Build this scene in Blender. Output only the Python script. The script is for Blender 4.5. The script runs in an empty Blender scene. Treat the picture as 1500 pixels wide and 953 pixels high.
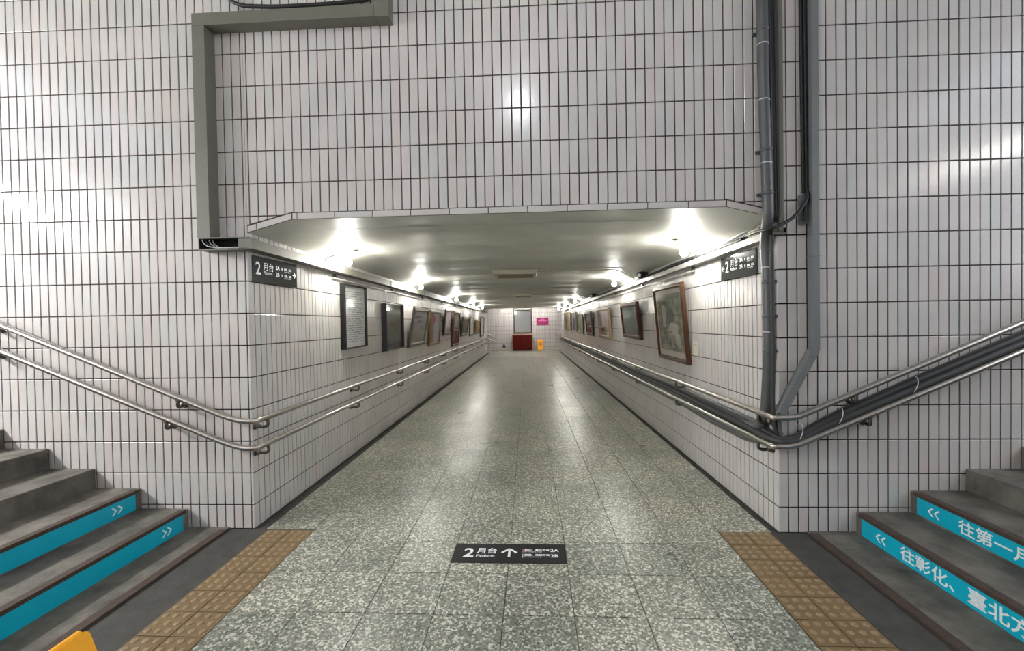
import bpy, math, random
from mathutils import Matrix, Vector, Euler
random.seed(7)
C = bpy.context.scene
col = C.collection

# ------------------------------------------------------------------ camera
def make_camera():
    yaw, pit, rol = 0.049270, -0.015483, -0.016897
    f = Vector((-math.sin(yaw)*math.cos(pit), math.cos(yaw)*math.cos(pit), math.sin(pit)))
    r = Vector((math.cos(yaw), math.sin(yaw), 0)); u = r.cross(f)
    R = math.cos(rol)*r + math.sin(rol)*u
    U = -math.sin(rol)*r + math.cos(rol)*u
    cd = bpy.data.cameras.new('camera'); cd.sensor_width = 36; cd.lens = 628.0/1500*36
    cd.clip_start = .05; cd.clip_end = 200
    o = bpy.data.objects.new('camera', cd); col.objects.link(o)
    M = Matrix.Identity(4)
    for i in range(3): M[i][0], M[i][1], M[i][2] = R[i], U[i], -f[i]
    M.translation = Vector((2.0716, -3.0384, 1.5129))
    o.matrix_world = M
    C.camera = o
make_camera()

# ------------------------------------------------------------------ world, exposure
w = bpy.data.worlds.new('world'); C.world = w; w.use_nodes = True
w.node_tree.nodes['Background'].inputs[0].default_value = (.80, .88, 1, 1)
w.node_tree.nodes['Background'].inputs[1].default_value = 1.0
C.view_settings.view_transform = 'Standard'; C.view_settings.look = 'None'
C.view_settings.exposure = 2.0; C.view_settings.gamma = 1; C.view_settings.use_curve_mapping = False
BULB = 125.0          # emission of the corridor bulbs
TUBE_C = 45.0        # bulb over the landing
TUBE_L = 165.0       # tube lamps over the left stairs
TUBE_R = 11.0        # tube lamps over the right stairs
TUBE_F = 60.0        # tube lamp of the far landing

# ------------------------------------------------------------------ layout constants
W = 3.7537; K = 0.014713; S = 0.011284; LC = 18.6; YE = 20.65; YB = -3.75
TX = 0.066335; TZ = 0.235; Z0 = 0.1759
def cw(p):                       # corridor coordinates -> world (the corridor is not quite square to the front wall)
    return Vector((p[0]-K*p[1], p[1], p[2]-S*p[1]))
CROT = Euler((-S, 0, K))

# ------------------------------------------------------------------ materials
def nt(name):
    m = bpy.data.materials.new(name); m.use_nodes = True
    n = m.node_tree; b = n.nodes['Principled BSDF']
    return m, n, b
def setc(sock, c): sock.default_value = (c[0], c[1], c[2], 1)
def plain(name, c, rough=.5, metal=0., spec=.5, coat=0., noise=0., nscale=8, bump=0., bscale=60, rvar=0.):
    m, n, b = nt(name); setc(b.inputs['Base Color'], c)
    b.inputs['Roughness'].default_value = rough; b.inputs['Metallic'].default_value = metal
    b.inputs['Specular IOR Level'].default_value = spec; b.inputs['Coat Weight'].default_value = coat
    b.inputs['Coat Roughness'].default_value = .08
    L = n.links
    if noise or bump or rvar: geo = n.nodes.new('ShaderNodeNewGeometry')
    if noise or rvar:
        t = n.nodes.new('ShaderNodeTexNoise'); t.inputs['Scale'].default_value = nscale; t.inputs['Detail'].default_value = 6
        t.inputs['Roughness'].default_value = .65
        L.new(geo.outputs['Position'], t.inputs['Vector'])
    if noise:
        mr = n.nodes.new('ShaderNodeMapRange'); mr.inputs[1].default_value = .3; mr.inputs[2].default_value = .7
        mr.inputs[3].default_value = 1-noise; mr.inputs[4].default_value = 1+noise
        L.new(t.outputs['Fac'], mr.inputs[0])
        mx = n.nodes.new('ShaderNodeMix'); mx.data_type = 'RGBA'; mx.blend_type = 'MULTIPLY'; mx.inputs[0].default_value = 1
        setc(mx.inputs[6], c); L.new(mr.outputs[0], mx.inputs[7]); L.new(mx.outputs[2], b.inputs['Base Color'])
    if rvar:
        mr2 = n.nodes.new('ShaderNodeMapRange'); mr2.inputs[1].default_value = .3; mr2.inputs[2].default_value = .7
        mr2.inputs[3].default_value = max(.02, rough-rvar); mr2.inputs[4].default_value = rough+rvar
        L.new(t.outputs['Fac'], mr2.inputs[0]); L.new(mr2.outputs[0], b.inputs['Roughness'])
    if bump:
        t2 = n.nodes.new('ShaderNodeTexNoise'); t2.inputs['Scale'].default_value = bscale; t2.inputs['Detail'].default_value = 4
        L.new(geo.outputs['Position'], t2.inputs['Vector'])
        bp = n.nodes.new('ShaderNodeBump'); bp.inputs['Strength'].default_value = bump; bp.inputs['Distance'].default_value = .01
        L.new(t2.outputs['Fac'], bp.inputs['Height']); L.new(bp.outputs[0], b.inputs['Normal'])
    return m
def ramp(n, stops, interp='LINEAR'):
    r = n.nodes.new('ShaderNodeValToRGB'); r.color_ramp.interpolation = interp
    e = r.color_ramp.elements
    e[0].position, e[0].color = stops[0][0], (*stops[0][1], 1)
    e[1].position, e[1].color = stops[-1][0], (*stops[-1][1], 1)
    for p, c in stops[1:-1]:
        x = e.new(p); x.color = (*c, 1)
    return r
def rnd_value(n):                # one random number per object, and per island of a joined mesh
    oi = n.nodes.new('ShaderNodeObjectInfo'); g = n.nodes.new('ShaderNodeNewGeometry')
    a = n.nodes.new('ShaderNodeMath'); a.operation = 'ADD'
    n.links.new(oi.outputs['Random'], a.inputs[0]); n.links.new(g.outputs['Random Per Island'], a.inputs[1])
    fr = n.nodes.new('ShaderNodeMath'); fr.operation = 'FRACT'; n.links.new(a.outputs[0], fr.inputs[0])
    return fr.outputs[0], g
def tile_mat(name, stops, rough):
    m, n, b = nt(name); v, g = rnd_value(n)
    r = ramp(n, stops); n.links.new(v, r.inputs[0])
    t = n.nodes.new('ShaderNodeTexNoise'); t.inputs['Scale'].default_value = 3.0; t.inputs['Detail'].default_value = 5
    n.links.new(g.outputs['Position'], t.inputs['Vector'])
    mr = n.nodes.new('ShaderNodeMapRange'); mr.inputs[1].default_value = .3; mr.inputs[2].default_value = .7
    mr.inputs[3].default_value = .93; mr.inputs[4].default_value = 1.04
    n.links.new(t.outputs['Fac'], mr.inputs[0])
    mx = n.nodes.new('ShaderNodeMix'); mx.data_type = 'RGBA'; mx.blend_type = 'MULTIPLY'; mx.inputs[0].default_value = 1
    n.links.new(r.outputs[0], mx.inputs[6]); n.links.new(mr.outputs[0], mx.inputs[7])
    n.links.new(mx.outputs[2], b.inputs['Base Color'])
    b.inputs['Roughness'].default_value = rough
    t2 = n.nodes.new('ShaderNodeTexNoise'); t2.inputs['Scale'].default_value = 45
    n.links.new(g.outputs['Position'], t2.inputs['Vector'])
    bp = n.nodes.new('ShaderNodeBump'); bp.inputs['Strength'].default_value = .12; bp.inputs['Distance'].default_value = .004
    n.links.new(t2.outputs['Fac'], bp.inputs['Height']); n.links.new(bp.outputs[0], b.inputs['Normal'])
    return m
M = {}
M['tile'] = tile_mat('glazed_tile', [(0, (.605, .55, .53)), (.3, (.58, .555, .54)), (.6, (.615, .58, .56)), (.85, (.56, .56, .548)), (1, (.625, .57, .548))], .2)
M['grout'] = plain('brown_grout', (.060, .040, .034), .9, noise=.35, nscale=14)
def terrazzo():
    m, n, b = nt('terrazzo'); v, g = rnd_value(n)
    vo = n.nodes.new('ShaderNodeTexVoronoi'); vo.inputs['Scale'].default_value = 98; n.links.new(g.outputs['Position'], vo.inputs['Vector'])
    bw = n.nodes.new('ShaderNodeSeparateColor'); n.links.new(vo.outputs['Color'], bw.inputs[0])
    r = ramp(n, [(0, (.045, .05, .04)), (.22, (.14, .148, .118)), (.5, (.25, .258, .215)), (.74, (.36, .365, .31)), (.82, (.74, .735, .66)), (1, (.86, .85, .78))])
    n.links.new(bw.outputs[0], r.inputs[0])
    fine = n.nodes.new('ShaderNodeTexVoronoi'); fine.inputs['Scale'].default_value = 210; n.links.new(g.outputs['Position'], fine.inputs['Vector'])
    bw2 = n.nodes.new('ShaderNodeSeparateColor'); n.links.new(fine.outputs['Color'], bw2.inputs[0])
    r2 = ramp(n, [(0, (.12, .125, .105)), (.6, (.24, .24, .205)), (1, (.54, .54, .47))]); n.links.new(bw2.outputs[1], r2.inputs[0])
    mx0 = n.nodes.new('ShaderNodeMix'); mx0.data_type = 'RGBA'; mx0.inputs[0].default_value = .28
    n.links.new(r.outputs[0], mx0.inputs[6]); n.links.new(r2.outputs[0], mx0.inputs[7])
    ra = ramp(n, [(0, (.80, .81, .78)), (.5, (.95, .95, .92)), (1, (1.08, 1.05, 1.0))]); n.links.new(v, ra.inputs[0])
    mx = n.nodes.new('ShaderNodeMix'); mx.data_type = 'RGBA'; mx.blend_type = 'MULTIPLY'; mx.inputs[0].default_value = 1
    n.links.new(mx0.outputs[2], mx.inputs[6]); n.links.new(ra.outputs[0], mx.inputs[7])
    # worn, dirty patches
    t = n.nodes.new('ShaderNodeTexNoise'); t.inputs['Scale'].default_value = 1.6; t.inputs['Detail'].default_value = 7; n.links.new(g.outputs['Position'], t.inputs['Vector'])
    mr = n.nodes.new('ShaderNodeMapRange'); mr.inputs[1].default_value = .35; mr.inputs[2].default_value = .7; mr.inputs[3].default_value = .82; mr.inputs[4].default_value = 1.05
    n.links.new(t.outputs['Fac'], mr.inputs[0])
    mx2 = n.nodes.new('ShaderNodeMix'); mx2.data_type = 'RGBA'; mx2.blend_type = 'MULTIPLY'; mx2.inputs[0].default_value = 1
    n.links.new(mx.outputs[2], mx2.inputs[6]); n.links.new(mr.outputs[0], mx2.inputs[7])
    n.links.new(mx2.outputs[2], b.inputs['Base Color'])
    mr2 = n.nodes.new('ShaderNodeMapRange'); mr2.inputs[1].default_value = .3; mr2.inputs[2].default_value = .7; mr2.inputs[3].default_value = .27; mr2.inputs[4].default_value = .42
    n.links.new(t.outputs['Fac'], mr2.inputs[0]); n.links.new(mr2.outputs[0], b.inputs['Roughness'])
    return m
M['terrazzo'] = terrazzo()
M['joint'] = plain('floor_joint', (.07, .065, .055), .8)
M['gutter'] = plain('dark_cement', (.044, .042, .037), .8, noise=.35, nscale=9, bump=.3)
M['concrete'] = plain('stair_concrete', (.120, .110, .093), .85, noise=.55, nscale=5, bump=.5, bscale=40)
M['nosing'] = plain('brown_nosing', (.055, .034, .024), .8, noise=.3, nscale=30)
M['teal'] = plain('teal_vinyl', (.0, .43, .59), .35, noise=.06)
M['white_vinyl'] = plain('white_vinyl', (.86, .88, .88), .4)
M['tactile'] = tile_mat('tactile_brown', [(0, (.165, .105, .045)), (.5, (.19, .122, .05)), (1, (.16, .105, .048))], .5)
M['stud'] = plain('worn_stud', (.245, .172, .095), .5, noise=.25, nscale=60)
M['plaster'] = plain('ceiling_paint', (.56, .56, .505), .5, noise=.10, nscale=2.2, bump=.12, bscale=6, rvar=.08)
M['backwall'] = plain('rear_wall_paint', (.58, .55, .54), .4)
M['steel'] = plain('brushed_steel', (.52, .49, .46), .26, metal=1, noise=.12, nscale=25)
M['steel_dark'] = plain('tarnished_steel', (.15, .135, .12), .35, metal=1, noise=.2, nscale=40)
M['duct_olive'] = plain('olive_duct', (.15, .145, .115), .5, noise=.08)
M['duct_grey'] = plain('grey_duct', (.17, .178, .182), .45, noise=.06)
M['duct_pale'] = plain('pale_duct', (.50, .49, .46), .4)
M['pipe_grey'] = plain('grey_pvc', (.085, .087, .089), .42, noise=.10)
M['cable'] = plain('black_cable', (.011, .011, .012), .55)
M['cable_grey'] = plain('dark_grey_cable', (.030, .031, .032), .55)
M['wire_white'] = plain('white_wire', (.6, .6, .58), .5)
M['band'] = plain('white_tie', (.62, .62, .62), .4)
M['black'] = plain('black_tray_shade', (.006, .006, .006), .8)
M['sign_black'] = plain('black_sign_vinyl', (.009, .009, .011), .5, spec=.25)
M['sign_grey'] = plain('charcoal_sign_panel', (.035, .038, .042), .12, coat=.5)
M['red_bar'] = plain('red_bar', (.55, .12, .10), .5)
M['green_bar'] = plain('green_bar', (.45, .62, .45), .5)
M['beige'] = plain('beige_plastic', (.58, .50, .36), .5)
M['cream'] = plain('cream_plastic', (.62, .58, .48), .45)
M['vent_frame'] = plain('vent_frame_paint', (.46, .43, .35), .5)
M['vent_grille'] = plain('vent_grille_brown', (.34, .27, .19), .6)
M['yellow'] = plain('yellow_plastic', (.95, .42, .012), .4, noise=.12, nscale=12)
M['red'] = plain('red_lacquer', (.085, .005, .002), .5, spec=.15, noise=.08)
M['red_top'] = plain('pale_red_top', (.45, .22, .17), .4)
M['magenta'] = plain('magenta_board', (.31, .005, .115), .5)
M['magenta_txt'] = plain('pink_print', (.75, .25, .45), .5)
M['pink'] = plain('pink_leg', (.7, .42, .40), .5)
M['mirror'] = plain('mirror_silver', (.70, .73, .73), .04, metal=1)
def emit(name, c, s):
    m, n, b = nt(name); setc(b.inputs['Base Color'], c); setc(b.inputs['Emission Color'], c); b.inputs['Emission Strength'].default_value = s
    return m
M['bulb'] = emit('lit_bulb', (1, .98, .90), BULB)
M['lamp_c'] = emit('lit_cool_bulb', (.90, .93, 1), TUBE_C)
M['lamp_l'] = emit('lit_tube_left', (1, .985, .95), TUBE_L)
M['lamp_r'] = emit('lit_tube_right', (1, .985, .95), TUBE_R)
M['lamp_f'] = emit('lit_tube_far', (1, .96, .95), TUBE_F)
def glass():
    m, n, b = nt('picture_glass'); out = n.nodes['Material Output']
    tr = n.nodes.new('ShaderNodeBsdfTransparent'); gl = n.nodes.new('ShaderNodeBsdfGlossy'); gl.inputs['Roughness'].default_value = .03
    fz = n.nodes.new('ShaderNodeFresnel'); fz.inputs[0].default_value = 1.5
    mx = n.nodes.new('ShaderNodeMixShader')
    gg = n.nodes.new('ShaderNodeNewGeometry'); ff = n.nodes.new('ShaderNodeMath'); ff.operation = 'SUBTRACT'; ff.inputs[0].default_value = 1; n.links.new(gg.outputs['Backfacing'], ff.inputs[1])
    fm = n.nodes.new('ShaderNodeMath'); fm.operation = 'MULTIPLY'; n.links.new(fz.outputs[0], fm.inputs[0]); n.links.new(ff.outputs[0], fm.inputs[1])
    n.links.new(fm.outputs[0], mx.inputs[0]); n.links.new(tr.outputs[0], mx.inputs[1]); n.links.new(gl.outputs[0], mx.inputs[2])
    n.links.new(mx.outputs[0], out.inputs[0]); n.nodes.remove(b)
    return m
M['glass'] = glass()
def wood(name, c, rough=.3):
    m, n, b = nt(name); g = n.nodes.new('ShaderNodeTexCoord')
    mp = n.nodes.new('ShaderNodeMapping'); mp.inputs['Scale'].default_value = (30, 30, 3); n.links.new(g.outputs['Object'], mp.inputs[0])
    t = n.nodes.new('ShaderNodeTexNoise'); t.inputs['Scale'].default_value = 1.5; t.inputs['Detail'].default_value = 4; n.links.new(mp.outputs[0], t.inputs['Vector'])
    r = ramp(n, [(.3, tuple(x*.7 for x in c)), (.7, tuple(min(1, x*1.25) for x in c))]); n.links.new(t.outputs['Fac'], r.inputs[0])
    n.links.new(r.outputs[0], b.inputs['Base Color']); b.inputs['Roughness'].default_value = rough
    return m
def art(name, top, bottom, blot, scale=5., amount=.6, blobs=(), seed=0., rough=.6, stretch=(1, 1)):
    """Flat print: a vertical blend, cloudy blots over it and a few soft ellipses (u, v, ru, rv, colour)."""
    m, n, b = nt(name); L = n.links
    uv = n.nodes.new('ShaderNodeTexCoord'); sp = n.nodes.new('ShaderNodeSeparateXYZ'); L.new(uv.outputs['UV'], sp.inputs[0])
    base = ramp(n, [(.15, bottom), (.85, top)]); L.new(sp.outputs[1], base.inputs[0])
    mp = n.nodes.new('ShaderNodeMapping'); mp.inputs['Location'].default_value = (seed, seed*.7, 0); mp.inputs['Scale'].default_value = (stretch[0], stretch[1], 1)
    L.new(uv.outputs['UV'], mp.inputs[0])
    t = n.nodes.new('ShaderNodeTexNoise'); t.inputs['Scale'].default_value = scale; t.inputs['Detail'].default_value = 8; t.inputs['Roughness'].default_value = .6
    L.new(mp.outputs[0], t.inputs['Vector'])
    mr = n.nodes.new('ShaderNodeMapRange'); mr.inputs[1].default_value = .42; mr.inputs[2].default_value = .62; mr.inputs[3].default_value = 0; mr.inputs[4].default_value = amount
    L.new(t.outputs['Fac'], mr.inputs[0])
    cur = n.nodes.new('ShaderNodeMix'); cur.data_type = 'RGBA'; L.new(mr.outputs[0], cur.inputs[0]); L.new(base.outputs[0], cur.inputs[6]); setc(cur.inputs[7], blot)
    out = cur.outputs[2]
    for (u, v, ru, rv, c) in blobs:
        m2 = n.nodes.new('ShaderNodeMapping'); m2.vector_type = 'POINT'
        m2.inputs['Scale'].default_value = (1/ru, 1/rv, 1); m2.inputs['Location'].default_value = (-u/ru, -v/rv, 0)
        L.new(uv.outputs['UV'], m2.inputs[0])
        ln = n.nodes.new('ShaderNodeVectorMath'); ln.operation = 'LENGTH'; L.new(m2.outputs[0], ln.inputs[0])
        ad = n.nodes.new('ShaderNodeMath'); ad.operation = 'MULTIPLY_ADD'; L.new(t.outputs['Fac'], ad.inputs[0]); ad.inputs[1].default_value = 1.2
        L.new(ln.outputs['Value'], ad.inputs[2])
        r2 = n.nodes.new('ShaderNodeMapRange'); r2.inputs[1].default_value = 1.65; r2.inputs[2].default_value = 1.4; r2.inputs[3].default_value = 0; r2.inputs[4].default_value = .92
        L.new(ad.outputs[0], r2.inputs[0])
        mm = n.nodes.new('ShaderNodeMix'); mm.data_type = 'RGBA'; L.new(r2.outputs[0], mm.inputs[0]); L.new(out, mm.inputs[6]); setc(mm.inputs[7], c)
        out = mm.outputs[2]
    L.new(out, b.inputs['Base Color']); b.inputs['Roughness'].default_value = rough
    return m
def notice_print():
    """Flat print: rows of small characters too blurred to read."""
    m, n, b = nt('notice_print'); L = n.links
    uv = n.nodes.new('ShaderNodeTexCoord'); sp = n.nodes.new('ShaderNodeSeparateXYZ'); L.new(uv.outputs['UV'], sp.inputs[0])
    def mth(op, a, bb=None, c=None):
        x = n.nodes.new('ShaderNodeMath'); x.operation = op
        for i, s in enumerate((a, bb, c)):
            if s is None: continue
            if isinstance(s, (int, float)): x.inputs[i].default_value = s
            else: L.new(s, x.inputs[i])
        return x.outputs[0]
    v = sp.outputs[1]; u = sp.outputs[0]
    row = mth('FLOOR', mth('MULTIPLY', v, 27)); fr = mth('FRACT', mth('MULTIPLY', v, 27))
    inrow = mth('MULTIPLY', mth('GREATER_THAN', fr, .32), mth('LESS_THAN', fr, .72))
    wn = n.nodes.new('ShaderNodeTexWhiteNoise'); wn.noise_dimensions = '2D'
    cb = n.nodes.new('ShaderNodeCombineXYZ'); L.new(mth('FLOOR', mth('MULTIPLY', u, 46)), cb.inputs[0]); L.new(mth('FLOOR', mth('MULTIPLY', v, 95)), cb.inputs[1]); L.new(cb.outputs[0], wn.inputs['Vector'])
    ink = mth('GREATER_THAN', wn.outputs['Value'], .35)
    we = n.nodes.new('ShaderNodeTexWhiteNoise'); we.noise_dimensions = '1D'; L.new(row, we.inputs['W'])
    end = mth('MULTIPLY_ADD', mth('POWER', we.outputs['Value'], .3), .35, .60)
    inside = mth('MULTIPLY', mth('GREATER_THAN', u, .08), mth('LESS_THAN', u, end))
    inside = mth('MULTIPLY', inside, mth('MULTIPLY', mth('GREATER_THAN', v, .07), mth('LESS_THAN', v, .93)))
    k = mth('MULTIPLY', mth('MULTIPLY', inrow, ink), inside)
    mx = n.nodes.new('ShaderNodeMix'); mx.data_type = 'RGBA'; L.new(k, mx.inputs[0]); setc(mx.inputs[6], (.60, .60, .61)); setc(mx.inputs[7], (.13, .13, .14))
    L.new(mx.outputs[2], b.inputs['Base Color']); b.inputs['Roughness'].default_value = .5
    return m

# ------------------------------------------------------------------ mesh helpers
class MB:
    def __init__(s): s.v, s.f, s.sm, s.mi, s.uv = [], [], [], [], {}
    def poly(s, pts, smooth=False, mi=0, uv=None):
        b = len(s.v); s.v += [tuple(p) for p in pts]; s.f.append(tuple(range(b, b+len(pts)))); s.sm.append(smooth); s.mi.append(mi)
        if uv: s.uv[len(s.f)-1] = uv
    def faces(s, vs, fs, smooth=False, mi=0):
        b = len(s.v); s.v += [tuple(p) for p in vs]
        for f in fs: s.f.append(tuple(b+i for i in f)); s.sm.append(smooth); s.mi.append(mi)
    def box(s, x0, x1, y0, y1, z0, z1, bev=0., mi=0):
        if x0 > x1: x0, x1 = x1, x0
        if y0 > y1: y0, y1 = y1, y0
        if z0 > z1: z0, z1 = z1, z0
        if bev <= 0:
            v = [(x0,y0,z0),(x1,y0,z0),(x1,y1,z0),(x0,y1,z0),(x0,y0,z1),(x1,y0,z1),(x1,y1,z1),(x0,y1,z1)]
            s.faces(v, [(0,3,2,1),(4,5,6,7),(0,1,5,4),(1,2,6,5),(2,3,7,6),(3,0,4,7)], False, mi); return
        # chamfered box: three rectangles rings
        X, Y, Z = (x0, x1), (y0, y1), (z0, z1); b = bev
        vs, idx = [], {}
        for i in (0,1):
            for j in (0,1):
                for k in (0,1):
                    px, py, pz = X[i], Y[j], Z[k]; sx, sy, sz = (b if i==0 else -b), (b if j==0 else -b), (b if k==0 else -b)
                    idx[i,j,k] = len(vs); vs += [(px,py+sy,pz+sz),(px+sx,py,pz+sz),(px+sx,py+sy,pz)]
        F = []
        for i in (0,1):
            q = [idx[i,0,0], idx[i,1,0], idx[i,1,1], idx[i,0,1]]; F.append(q if i else q[::-1])
            q = [idx[0,i,0]+1, idx[1,i,0]+1, idx[1,i,1]+1, idx[0,i,1]+1]; F.append(q[::-1] if i else q)
            q = [idx[0,0,i]+2, idx[1,0,i]+2, idx[1,1,i]+2, idx[0,1,i]+2]; F.append(q if i else q[::-1])
        for j in (0,1):
            for k in (0,1):
                q = [idx[0,j,k]+1, idx[1,j,k]+1, idx[1,j,k]+2, idx[0,j,k]+2]; F.append(q if (j==k) else q[::-1])
                q = [idx[j,0,k]+2, idx[j,1,k]+2, idx[j,1,k], idx[j,0,k]]; F.append(q if (j==k) else q[::-1])
                q = [idx[j,k,0], idx[j,k,1], idx[j,k,1]+1, idx[j,k,0]+1]; F.append(q if (j==k) else q[::-1])
        for i in (0,1):
            for j in (0,1):
                for k in (0,1):
                    a = idx[i,j,k]; F.append((a, a+1, a+2) if (i+j+k) % 2 else (a+2, a+1, a))
        s.faces(vs, F, False, mi)
    def tube(s, path, r, n=10, cap=True, mi=0, rs=None):
        P = [Vector(p) for p in path]; rings = []
        up = Vector((0, 0, 1))
        T0 = (P[1]-P[0]).normalized()
        if abs(T0.dot(up)) > .9: up = Vector((1, 0, 0))
        N = (up - T0*up.dot(T0)).normalized()
        vs = []
        for i, p in enumerate(P):
            if i == 0: T = T0
            elif i == len(P)-1: T = (P[i]-P[i-1]).normalized()
            else:
                T = ((P[i]-P[i-1]).normalized() + (P[i+1]-P[i]).normalized())
                T = T.normalized() if T.length > 1e-6 else (P[i]-P[i-1]).normalized()
            N = (N - T*N.dot(T)); N = N.normalized(); B = T.cross(N)
            rr = rs[i] if rs else r
            k = 1.0
            if 0 < i < len(P)-1:
                c = max(.35, T.dot((P[i]-P[i-1]).normalized())); k = 1/c
            for j in range(n):
                a = 2*math.pi*j/n
                vs.append(p + N*(math.cos(a)*rr) + B*(math.sin(a)*rr))
        fs = []
        for i in range(len(P)-1):
            for j in range(n):
                a, b = i*n+j, i*n+(j+1) % n
                fs.append((a, b, b+n, a+n))
        s.faces(vs, fs, True, mi)
        if cap:
            s.poly([vs[j] for j in range(n)][::-1], False, mi); s.poly([vs[(len(P)-1)*n+j] for j in range(n)], False, mi)
    def lathe(s, prof, o=(0,0,0), axis=(0,0,1), n=16, mi=0, smooth=True):
        A = Vector(axis).normalized(); t = Vector((1,0,0)) if abs(A.x) < .9 else Vector((0,1,0))
        U = (t - A*t.dot(A)).normalized(); V = A.cross(U); O = Vector(o); vs = []
        for (r, h) in prof:
            for j in range(n):
                a = 2*math.pi*j/n; vs.append(O + A*h + (U*math.cos(a)+V*math.sin(a))*r)
        fs = []
        for i in range(len(prof)-1):
            for j in range(n):
                a, b = i*n+j, i*n+(j+1) % n; fs.append((a, b, b+n, a+n))
        s.faces(vs, fs, smooth, mi)
        for i, rev in ((0, True), (len(prof)-1, False)):
            if prof[i][0] > 1e-4:
                q = [vs[i*n+j] for j in range(n)]; s.poly(q[::-1] if rev else q, False, mi)
    def build(s, name, mat, parent=None, xf=None, kind=None):
        me = bpy.data.meshes.new(name)
        inv = None
        if parent is not None: inv = wm(parent).inverted()
        V = s.v
        if xf: V = [xf(p) for p in V]
        me.from_pydata([tuple(p) for p in V], [], s.f)
        me.polygons.foreach_set('use_smooth', s.sm)
        mats = mat if isinstance(mat, (list, tuple)) else [mat]
        for m in mats: me.materials.append(m)
        if len(mats) > 1: me.polygons.foreach_set('material_index', s.mi)
        if s.uv:
            ul = me.uv_layers.new(name='UVMap')
            for fi, uvs in s.uv.items():
                for li, q in zip(me.polygons[fi].loop_indices, uvs): ul.data[li].uv = q
        me.update()
        o = bpy.data.objects.new(name, me); col.objects.link(o)
        if parent is not None: o.parent = parent
        if xf is not None and inv is not None:        # vertices were given in world space
            o.matrix_basis = inv
        if kind: o['kind'] = kind
        return o
def wm(o):
    m = o.matrix_basis.copy()
    p = o.parent
    while p: m = p.matrix_basis @ m; p = p.parent
    return m
WORLD = lambda p: p              # xf marker: vertices already in world space
def tag(o, label, cat, group=None):
    o['label'] = label; o['category'] = cat
    if group: o['group'] = group
    return o
def thing(name, label, cat, loc=(0,0,0), rot=(0,0,0), group=None):
    o = bpy.data.objects.new(name, None); col.objects.link(o); o.empty_display_size = .1
    o.location = loc; o.rotation_euler = rot
    o.matrix_basis = Matrix.Translation(Vector(loc)) @ Euler(rot).to_matrix().to_4x4()
    return tag(o, label, cat, group)
def structure(name, mb, mat, xf=None):
    return mb.build(name, mat, None, xf, 'structure')
def arc(c, r, a0, a1, n, U, V):
    c, U, V = Vector(c), Vector(U), Vector(V)
    return [c + U*(r*math.cos(a0+(a1-a0)*i/n)) + V*(r*math.sin(a0+(a1-a0)*i/n)) for i in range(n+1)]
def rounded(path, r, n=5):       # a polyline with its inner corners rounded
    P = [Vector(p) for p in path]; out = [P[0]]
    for i in range(1, len(P)-1):
        a, b = (P[i-1]-P[i]), (P[i+1]-P[i]); d = min(r, a.length*.49, b.length*.49)
        p0, p2 = P[i]+a.normalized()*d, P[i]+b.normalized()*d
        for k in range(n+1):
            t = k/n; out.append(p0*(1-t)**2 + P[i]*2*t*(1-t) + p2*t**2)
    out.append(P[-1]); return out
def text1(s, size, name, mat, parent, M4, bold):
    cu = bpy.data.curves.new('t', 'FONT'); cu.body = s; cu.size = size; cu.extrude = .0003; cu.resolution_u = 3
    t = bpy.data.objects.new('t', cu); col.objects.link(t)
    dg = bpy.context.evaluated_depsgraph_get(); dg.update()
    me = bpy.data.meshes.new_from_object(t.evaluated_get(dg))
    bpy.data.objects.remove(t)
    if bold:                     # heavier strokes: the same outline laid down again a little to each side
        V = [v.co.copy() for v in me.vertices]; F = [tuple(p.vertices) for p in me.polygons]; vs, fs = [], []
        for k, (dx, dy) in enumerate(((0, 0), (bold, 0), (-bold, 0), (0, bold), (0, -bold), (bold*.7, bold*.7), (-bold*.7, -bold*.7), (bold*.7, -bold*.7), (-bold*.7, bold*.7))):
            b = len(vs); vs += [(v.x+dx, v.y+dy, v.z+k*.00002) for v in V]; fs += [tuple(b+i for i in f) for f in F]
        me = bpy.data.meshes.new(name); me.from_pydata(vs, [], fs)
    me.materials.clear(); me.materials.append(mat); me.name = name
    o = bpy.data.objects.new(name, me); col.objects.link(o); o.parent = parent; o.matrix_basis = M4
    return o
def text(s, size, name, mat, parent, M4, bold=0., sx=1.):
    if ord(s[0]) > 0x2E00:       # characters one by one
        for i, ch in enumerate(s): text1(ch, size, name, mat, parent, M4 @ Matrix.Translation((i*size*sx, 0, 0)) @ Matrix.Diagonal((sx, 1, 1, 1)), bold)
    else: text1(s, size, name, mat, parent, M4 @ Matrix.Diagonal((sx, 1, 1, 1)), bold)

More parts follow.
